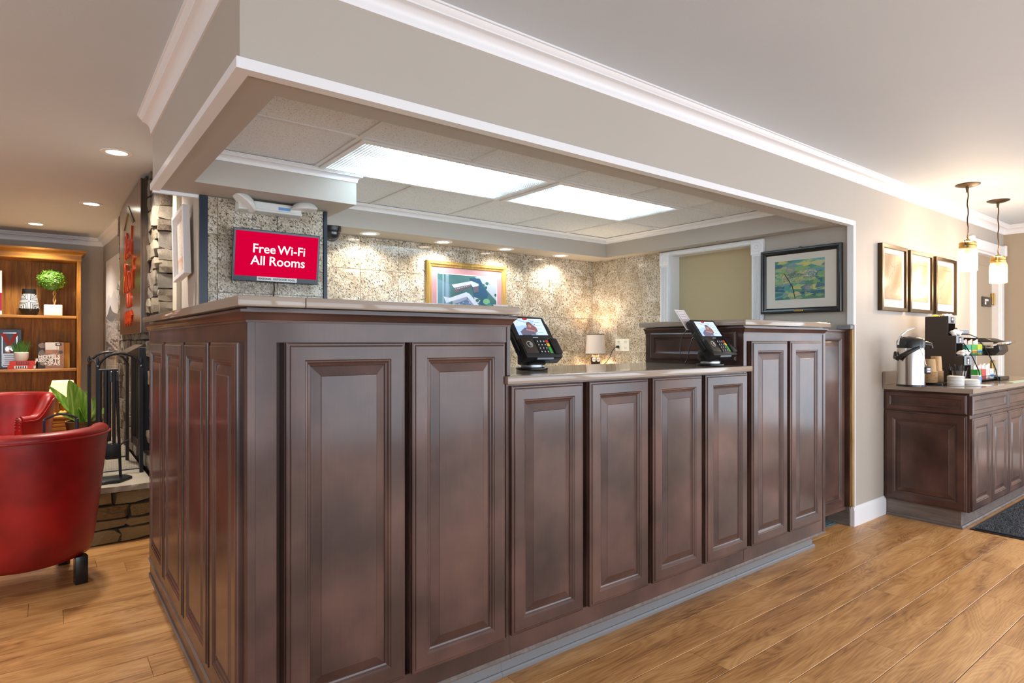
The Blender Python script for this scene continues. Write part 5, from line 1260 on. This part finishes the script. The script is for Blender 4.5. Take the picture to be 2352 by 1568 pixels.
#COFFEE
# ------------------------------------------------------------------ things on the coffee cabinet
ZC = .9545
A = Zp(2092, 884, ZC); ax, ay = A.x, A.y
if ay > 1.74: ay = 1.70; ax = Yp(2092, 884, ay).x
da = ax*_s+ay*_c; mpp = da/F          # metres per pixel there
t = thing('airpot', 'brushed steel coffee airpot with black lid at the left of the cabinet', 'airpot', (ax, ay, ZC))
R = 27.5*mpp; hb = 88*mpp
MB().lathe([(0, 0), (R+.003, 0), (R+.003, .012), (R, .014), (0, .014)], (ax, ay, ZC), 36).build('base', 'black', t)
MB().lathe([(R, .014), (R, hb-.02), (R-.004, hb), (0, hb)], (ax, ay, ZC), 40, cap=False).build('steel_body', 'steel', t)
MB().lathe([(0, hb), (R+.001, hb), (R+.002, hb+.045), (R-.006, hb+.062), (R-.03, hb+.078), (0, hb+.082)], (ax, ay, ZC), 36).build('lid', 'black', t)
sdv = Vector((_c, -_s, 0)); fwd = Vector((-_s, -_c, 0))
Bp = lambda x, f_, z: Vector((ax, ay, ZC))+sdv*x+fwd*f_+Vector((0, 0, z))
MB().tube([Bp(R*.5, .0, hb+.028), Bp(R+.02, .01, hb+.026), Bp(R+.050, .012, hb+.018)], [.024, .021, .017], 14).tube([Bp(R+.045, .012, hb+.018), Bp(R+.054, .012, hb-.004)], [.015, .011], 12).build('spout', 'black', t)
MB().tube([Bp(-R-.004, 0, hb+.02), Bp(-R+.004, 0, hb+.065), Bp(-R*.75, 0, hb+.095), Bp(-R*.35, 0, hb+.122), Bp(R*.28, 0, hb+.140)], [.009, .008, .007, .007, .006], 10).build('pump_lever', 'chrome', t)
MB().tube([Bp(R*.05, R*.95, hb+.005), Bp(-R*.5, R*.9+.004, hb-.018), Bp(-R-.01, R*.5, hb-.055), Bp(-R-.026, R*.3, hb-.075), Bp(-R-.02, -.01, hb-.07), Bp(-R-.004, -R*.4, hb-.03)], [.012, .014, .015, .016, .013, .009], 10).build('carry_handle', 'black', t)
MB().tube([Bp(R*.1, R+.001, hb), Bp(R*.45, R*.93, hb-.055), Bp(R*.72, R*.78, hb-.115), Bp(R*.88, R*.66, hb-.125)], .0016, 5).build('tag_chain', 'chrome', t)
tg = Bp(R*.95, R*.62, hb-.155); mb = MB(); mb.M = Matrix.Translation(tg) @ Matrix.Rotation(-YAW, 4, 'Z'); mb.box(-.020, .020, -.014, 0, -.024, .024, .005, 2); o = mb.build('name_tag', 'black', t)
mb = MB(); mb.M = Matrix.Translation(tg) @ Matrix.Rotation(-YAW, 4, 'Z'); mb.box(-.010, .012, -.0155, -.0135, .003, .015).box(-.010, .012, -.0155, -.0135, -.014, -.002); mb.build('tag_letters', 'paper', o)
MB().lathe([(0, 0), (.006, 0), (.006, .003), (0, .003)], (Bp(R*.55, R*.86, .02)), 10).build('level_dot', 'paper', t)
def atu(u, y): return Yp(u, 880, y).x
# black tray with stacks of paper cups
tx0, tx1, ty = 5.06, 5.20, 1.655
t = thing('cup_tray', 'low black tray under the paper cup stacks', 'tray', ((tx0+tx1)/2, ty, ZC))
MB().box(tx0, tx1+.04, ty-.085, ty+.065, ZC, ZC+.018, .003).build('tray_body', 'black', t)
ORD = ['bottom', 'second from the bottom', 'third from the bottom', 'fourth from the bottom', 'fifth from the bottom', 'sixth from the bottom', 'seventh from the bottom', 'eighth from the bottom', 'ninth from the bottom', 'tenth from the bottom', 'eleventh from the bottom', 'twelfth from the bottom']
def cups(u, y, vtop, n_, lb):
    q = Zp(u, 878, ZC+.019) if y < 1.6 else Zp(u, 876.5, ZC+.019); x, y = q.x, q.y; d_ = x*_s+y*_c; ht = .019; zt = CAMH-(vtop-784)*d_/F; r0 = .043
    pitch = .0064; H_ = zt-ZC-.019-pitch*(n_-1)
    for k in range(n_):
        z0 = ZC+.019+k*pitch
        t = thing('paper_cup', lb[0] if k == n_-1 else ORD[k]+' '+lb[1], 'cup', (x, y, z0), group=lb[2])
        # upside-down cups: rim at the bottom
        MB().lathe([(r0, 0), (r0+.003, .0015), (r0+.003, .0035), (r0, .005), (r0-.005, .0055), (r0*.74, H_), (r0*.70, H_), (r0*.70, H_-.004), (0, H_-.004)], (x, y, z0), 22).build('cup_body', 'kraft', t)
cups(2136, 1.58, 824, 13, ('topmost cup of the front stack of kraft paper cups', 'kraft paper cup in the front stack beside the airpot', 'front stack of paper cups'))
cups(2150, 1.66, 818, 13, ('topmost cup of the rear stack of kraft paper cups', 'kraft paper cup in the rear stack by the organizer', 'rear stack of paper cups'))
# stepped condiment organizer: the side profile lies in a plane of constant x
ox = 5.42
U = lambda u: Xp(u, 800, ox).y
V = lambda u, v: Xp(u, v, ox).z
yb0 = U(2125); s1, s2, s3 = U(2177.5), U(2195.5), U(2214)
z1, z2, z3 = V(2150, 726.5), V(2186, 771.5), V(2205, 818)
ow = .155
t = thing('condiment_organizer', 'dark brown stepped condiment organizer with gray labelled bins', 'organizer', (ox+ow/2, 1.7, ZC))
b_ = .006; wl = [(yb0, ZC), (yb0, z1), (s1, z1), (s1, z2), (s2, z2), (s2, z3), (s3, z3), (s3, ZC)]
for x0 in (ox, ox+ow-.006): MB().prism(wl, x0, x0+.006, axis=0).build('side_panel', 'dkbrown', t)
MB().box(ox, ox+ow, yb0-.006, yb0, ZC, z1-.01).build('back_panel', 'dkbrown', t)
st = ((s1, z1, z2, s1+.10), (s2, z2, z3, s1), (s3, z3, ZC+.02, s2))
for k, (ys, zt_, zb2, yback) in enumerate(st):
    hh = (zt_-zb2)*.36
    MB().box(ox, ox+ow, ys-.004, ys+.004, zt_-hh, zt_, .001).build('bin_front', 'lgray', t)
    MB().box(ox+.006, ox+ow-.006, ys+.004, min(yback+.09, yb0-.008), zt_-hh, zt_-hh+.004).build('bin_floor', 'dkbrown', t)
    MB().box(ox+.006, ox+ow-.006, ys+.06, ys+.064, zb2, zt_-hh).build('inner_back', 'black', t)
    f_ = MB().box(ox+.045, ox+.105, ys-.0055, ys-.0038, zt_-hh+.006, zt_-.008).build('label_plate', 'black', t)
    lm = MB().box(ox+.06, ox+.092, ys-.0064, ys-.0054, zt_-hh*.55, zt_-hh*.30)
    if k: lm.box(ox+.06, ox+.092, ys-.0064, ys-.0054, zt_-hh*.85, zt_-hh*.62)
    lm.build('label_letters', 'paper', f_)
    if k < 2: MB().box(ox+.006, ox+ow-.006, ys-.045, ys, zb2-.003, zb2+.002).build('ledge', 'lgray', t)
MB().box(ox+.006, ox+ow-.006, s1, yb0, z1-.05, z1-.045).build('bin_floor', 'dkbrown', t)
r = random.Random(9)
def packet(label, p, col, group, s=(.035, .03, .012)):
    t = thing('sugar_packet', label, 'packet', tuple(p), group=group)
    mb = MB(); mb.M = Matrix.Translation(p) @ Matrix.Rotation(r.uniform(-.6, .6), 4, 'X') @ Matrix.Rotation(r.uniform(-.6, .6), 4, 'Y') @ Matrix.Rotation(r.uniform(0, 3), 4, 'Z')
    mb.box(-s[0]/2, s[0]/2, -s[1]/2, s[1]/2, 0, s[2], s[2]*.35, 2); mb.build('packet_body', col, t)
def pod(label, p, group, col='c_white'):
    t = thing('creamer_pod', label, 'creamer', tuple(p), group=group)
    mb = MB(); mb.M = Matrix.Translation(p) @ Matrix.Rotation(r.uniform(-.7, .7), 4, 'X') @ Matrix.Rotation(r.uniform(-.7, .7), 4, 'Y')
    mb.lathe([(0, 0), (.012, 0), (.017, .018), (.021, .019), (.021, .021), (0, .022)], n=14); mb.build('cup', col, t)
for k in range(4): packet('yellow sweetener packet lying in the top bin of the organizer', Vector((ox+.03+.03*k, s1+.05+r.uniform(0, .10), z1-.006)), 'c_yellow', 'yellow packets in the top bin', (.045, .04, .012))
for k in range(4): packet('white sugar packet lying in the top bin of the organizer', Vector((ox+.03+.03*k, s1+.02+r.uniform(0, .03), z1-.005)), 'c_white', 'white packets in the top bin', (.045, .04, .02))
for k in range(7): pod('white creamer pod in the middle opening of the organizer', Vector((ox+.025+.018*k, s1-.030+.012*(k % 2), z2+.006+.008*(k % 3))), 'creamers in the middle opening')
for k in range(7): pod('white creamer pod in the lower opening of the organizer', Vector((ox+.025+.018*k, s2-.030+.012*(k % 2), z3+.006+.008*(k % 3))), 'creamers in the lower opening')
# stir sticks in a clear tumbler
gx_ = 5.285; gy = 1.545; d_ = gx_*_s+gy*_c; gt = CAMH-(851-784)*d_/F
t = thing('tumbler', 'clear tumbler holding black stir sticks before the organizer', 'tumbler', (gx_, gy, ZC))
MB().lathe([(0, 0), (.038, 0), (.055, gt-ZC), (.052, gt-ZC), (.036, .006), (0, .006)], (gx_, gy, ZC), 28).build('glass_wall', 'glass', t)
for k in range(22):
    an = r.uniform(0, 6.28); q = r.uniform(.3, 1)
    t = thing('stir_stick', 'black stir stick standing in the clear tumbler', 'stirrer', (gx_, gy, ZC+.008), group='stir sticks in the tumbler')
    MB().tube([(gx_+.03*q*math.cos(an), gy+.03*q*math.sin(an), ZC+.008), (gx_+.062*q*math.cos(an+.3), gy+.062*q*math.sin(an+.3), gt+r.uniform(.02, .048))], .0022, 5).build('stick', 'black', t)
# stacks of white cup lids
for u, y, vt, n_, nm in ((2195, 1.415, 862.5, 8, ('topmost lid of the left stack of white lids', 'white lid in the left stack before the tumbler', 'left stack of lids')), (2231, 1.42, 870, 6, ('topmost lid of the right stack of white lids', 'white lid in the right stack beside the sugar carton', 'right stack of lids'))):
    q = Zp(u, 886, ZC); x, y = q.x, q.y; d_ = x*_s+y*_c; zt = CAMH-(vt-784)*d_/F; pt = (zt-ZC-.001-.010)/(n_-1)
    for k in range(n_):
        z0 = ZC+.0003+k*pt; wob = .002*math.sin(k*2.1)
        t = thing('lid_disc', nm[0] if k == n_-1 else ORD[k]+' '+nm[1], 'lid', (x+wob, y, z0), group=nm[2])
        MB().lathe([(0, .0), (.050, 0), (.052, .003), (.050, pt*.8), (.045, pt*.95), (.040, .0102), (.036, .0102), (.034, .006), (0, .006)], (x+wob, y, z0), 26).build('lid_body', 'c_white', t)
t = thing('napkin', 'white paper napkin lying flat under the lid stacks', 'napkin', (atu(2240, 1.41), 1.42, ZC))
# napkin kept thin and to the right of the stacks
nx_ = 5.29
MB().prism([(nx_, 1.37), (nx_+.17, 1.385), (nx_+.16, 1.45), (nx_+.0, 1.44)], ZC, ZC+.0012).build('sheet', 'paper', t)
# white sugar carton
t = thing('sugar_carton', 'low white and blue sugar carton between the organizer and the wire rack', 'carton', (5.615, 1.545, ZC))
MB().box(5.592, 5.640, 1.50, 1.592, ZC, ZC+.058, .002).build('carton_body', 'c_white', t)
MB().box(5.594, 5.641, 1.4985, 1.501, ZC+.004, ZC+.05).box(5.5908, 5.593, 1.50, 1.535, ZC+.004, ZC+.032).build('blue_band', 'c_blue', t)
# two-tier wire rack with boxes and packets
ry0, ry1 = 1.51, 1.84
rx0, rx1 = 5.665, 6.085
t = thing('wire_rack', 'black two-tier wire rack holding tea boxes and packets', 'rack', ((rx0+rx1)/2, 1.6, ZC))
zA, zB, zTop = ZC+.016, ZC+.205, 1.332
for x in (rx0, rx1):
    MB().tube([(x, ry0, ZC+.004), (x, ry0+.012, ZC+.09), (x, ry0+.05, ZC+.19), (x, ry0+.09, ZC+.27), (x, ry0+.14, 1.305), (x, ry0+.19, zTop-.004), (x, ry1, zTop-.004), (x, ry1, ZC+.004)], .004, 6).build('side_loop', 'blackm', t)
MB().box(rx0, rx1, 1.70, ry1, zTop-.004, zTop, .001).build('top_plate', 'blackm', t)
for z, y0 in ((zA, ry0+.015), (zB, ry0+.085)):
    MB().box(rx0, rx1, y0, ry1, z-.003, z, .001).build('shelf_plate', 'blackm', t)
    for dz in (.008, .030): MB().tube([(rx0, y0, z+dz), (rx1, y0, z+dz)], .0018, 5).build('front_wire', 'blackm', t)
    mb = MB()
    for k in range(15): mb.tube([(rx0+(rx1-rx0)*k/14, y0, z), (rx0+(rx1-rx0)*k/14, y0, z+.032)], .0016, 5)
    o = mb.build('front_bars', 'blackm', t); o['kind'] = 'stuff'
def tbox(x, y, z, wd, h, cols, lb, cat='tea box'):
    t = thing('tea_box', lb, cat, (x+wd/2, y+.03, z))
    MB().box(x, x+wd, y, y+.06, z, z+h, .001).build('box_body', cols[0], t)
    MB().box(x+.004, x+wd-.004, y-.001, y+.001, z+h*.2, z+h*.5).build('front_panel', cols[1], t)
    for k in range(3): 
        p = MB(); p.M = Matrix.Translation((x+wd*(.2+.3*k), y+.03, z+h)) @ Matrix.Rotation(r.uniform(-.25, .25), 4, 'Y'); p.box(-.014, .014, -.004, .004, -.02, .028+.006*k, .001); p.build('tea_bag', cols[2], t)
bw = .098
for k, (cs, lb) in enumerate(((('c_teal', 'c_white', 'c_pink'), 'teal tea box at the left of the upper rack shelf'), (('c_green', 'c_orange', 'c_pink'), 'green and orange tea box on the upper rack shelf'), (('c_lime', 'c_blue', 'c_white'), 'lime green tea box at the right of the upper rack shelf'))):
    tbox(rx0+.01+k*.135, ry0+.095, zB+.001, .115, .085, cs, lb)
for k, (cs, lb) in enumerate(((('c_green', 'c_sage', 'c_white'), 'green tea box at the left of the lower rack shelf'), (('c_red', 'c_red', 'c_pink'), 'bright red sweetener box on the lower rack shelf'), (('c_pink', 'c_white', 'c_white'), 'pink sweetener box on the lower rack shelf'), (('c_white', 'c_blue', 'c_white'), 'white and blue sweetener box at the right of the lower rack shelf'))):
    tbox(rx0+.008+k*.102, ry0+.022, zA+.001, .088, .082, cs, lb)
mb = MB()
t = thing('coffee_pod', 'round white coffee pod with a green ring leaning on the upper rack shelf', 'coffee pod', (rx0+.02, ry0+.16, zB+.08))
mb.M = Matrix.Translation((rx0-.004, ry0+.165, zB+.075)) @ Matrix.Rotation(math.radians(62), 4, 'X') @ Matrix.Rotation(.5, 4, 'Y'); mb.lathe([(0, 0), (.026, 0), (.030, .002), (.030, .004), (0, .005)], n=24); mb.build('pod_lid', 'c_white', t)
mb = MB(); mb.M = Matrix.Translation((rx0-.004, ry0+.165, zB+.075)) @ Matrix.Rotation(math.radians(62), 4, 'X') @ Matrix.Rotation(.5, 4, 'Y'); mb.lathe([(.016, .0052), (.022, .0052), (.022, .006), (.016, .006)], n=24, cap=False); mb.build('green_ring', 'c_green', t)
# gray drawer box behind the rack
zq0 = zTop+.0005; zq1 = zq0+.045
t = thing('pod_drawer', 'flat gray box with a black contents mound on top of the rack', 'box', (5.9, 1.77, zq0))
MB().box(5.72, 6.085, 1.70, 1.845, zq0, zq1-.010, .004).build('drawer_body', 'lgray', t)
MB().lathe([(.0, .0), (.062, 0), (.055, .014), (.03, .018), (0, .018)], (5.87, 1.78, zq1-.010), 16).build('black_cover', 'black', t)
MB().box(5.84, 5.93, 1.6985, 1.7005, zq0+.012, zq0+.020).build('label_line', 'paper', t)
# coffee machine
ky = 1.60; ky = 1.735; kx = 6.225; d_ = kx*_s+ky*_c; KZ = lambda v: CAMH-(v-784)*d_/F
t = lthing('coffee_machine', 'black and silver single-cup coffee machine at the right end', 'coffee machine', (kx, ky, ZC), 0)
zt_ = KZ(776)-ZC; zm_ = KZ(815)-ZC
MB().box(-.11, .11, -.02, .125, 0, zt_-.02, .02, 2).build('water_tank_body', 'silver', t)
MB().box(-.115, .115, -.24, .05, 0, .030, .006).build('drip_tray', 'black', t)
MB().prism([(.06, zm_), (-.20, zm_), (-.235, zm_+.04), (-.22, zt_-.03), (-.14, zt_), (.05, zt_+.004), (.12, zt_-.03), (.12, zm_)], -.118, .118, axis=0, bev=.008).build('brew_head', 'black', t)
MB().tube([(-.122, -.04, zt_-.055), (-.124, -.16, zt_-.065), (-.12, -.245, zt_-.045), (-.06, -.285, zt_-.035), (.06, -.285, zt_-.035), (.12, -.245, zt_-.045), (.124, -.16, zt_-.065), (.122, -.04, zt_-.055)], .010, 8).build('handle', 'chrome', t)
MB().box(-.121, -.116, -.19, -.06, zt_-.085, zt_-.035, .004).build('side_badge', 'silver', t)
MB().box(-.10, .10, .01, .03, .02, zm_, .006).build('column', 'silver', t)
# flat placemats at the right end
pm = atu(2300, 1.42)
t = thing('place_mat', 'green flat brochure lying on the right end of the countertop', 'mat', (pm, 1.45, ZC))
MB().prism([(rx1-.25, 1.352), (rx1+.65, 1.352), (rx1+.7, 1.41), (rx1-.20, 1.412)], ZC, ZC+.003).build('sheet', 'c_sage', t)
# sign plaque on the door
s0, s1_ = Yp(2255, 703, 1.95), Yp(2275, 683, 1.95)
t = thing('door_sign', 'small brown restroom style plaque on the tan door', 'sign', ((s0.x+s1_.x)/2, 1.948, s0.z))
MB().box(s0.x, s1_.x, 1.940, 1.9535, s0.z, s1_.z, .003).build('plaque', 'dkbrown', t)
mb = MB(); w_ = s1_.x-s0.x; h_ = s1_.z-s0.z
mb.box(s0.x+w_*.2, s0.x+w_*.6, 1.938, 1.9405, s0.z+h_*.55, s0.z+h_*.75).box(s0.x+w_*.2, s0.x+w_*.35, 1.938, 1.9405, s0.z+h_*.2, s0.z+h_*.5); mb.build('white_marks', 'paper', t)
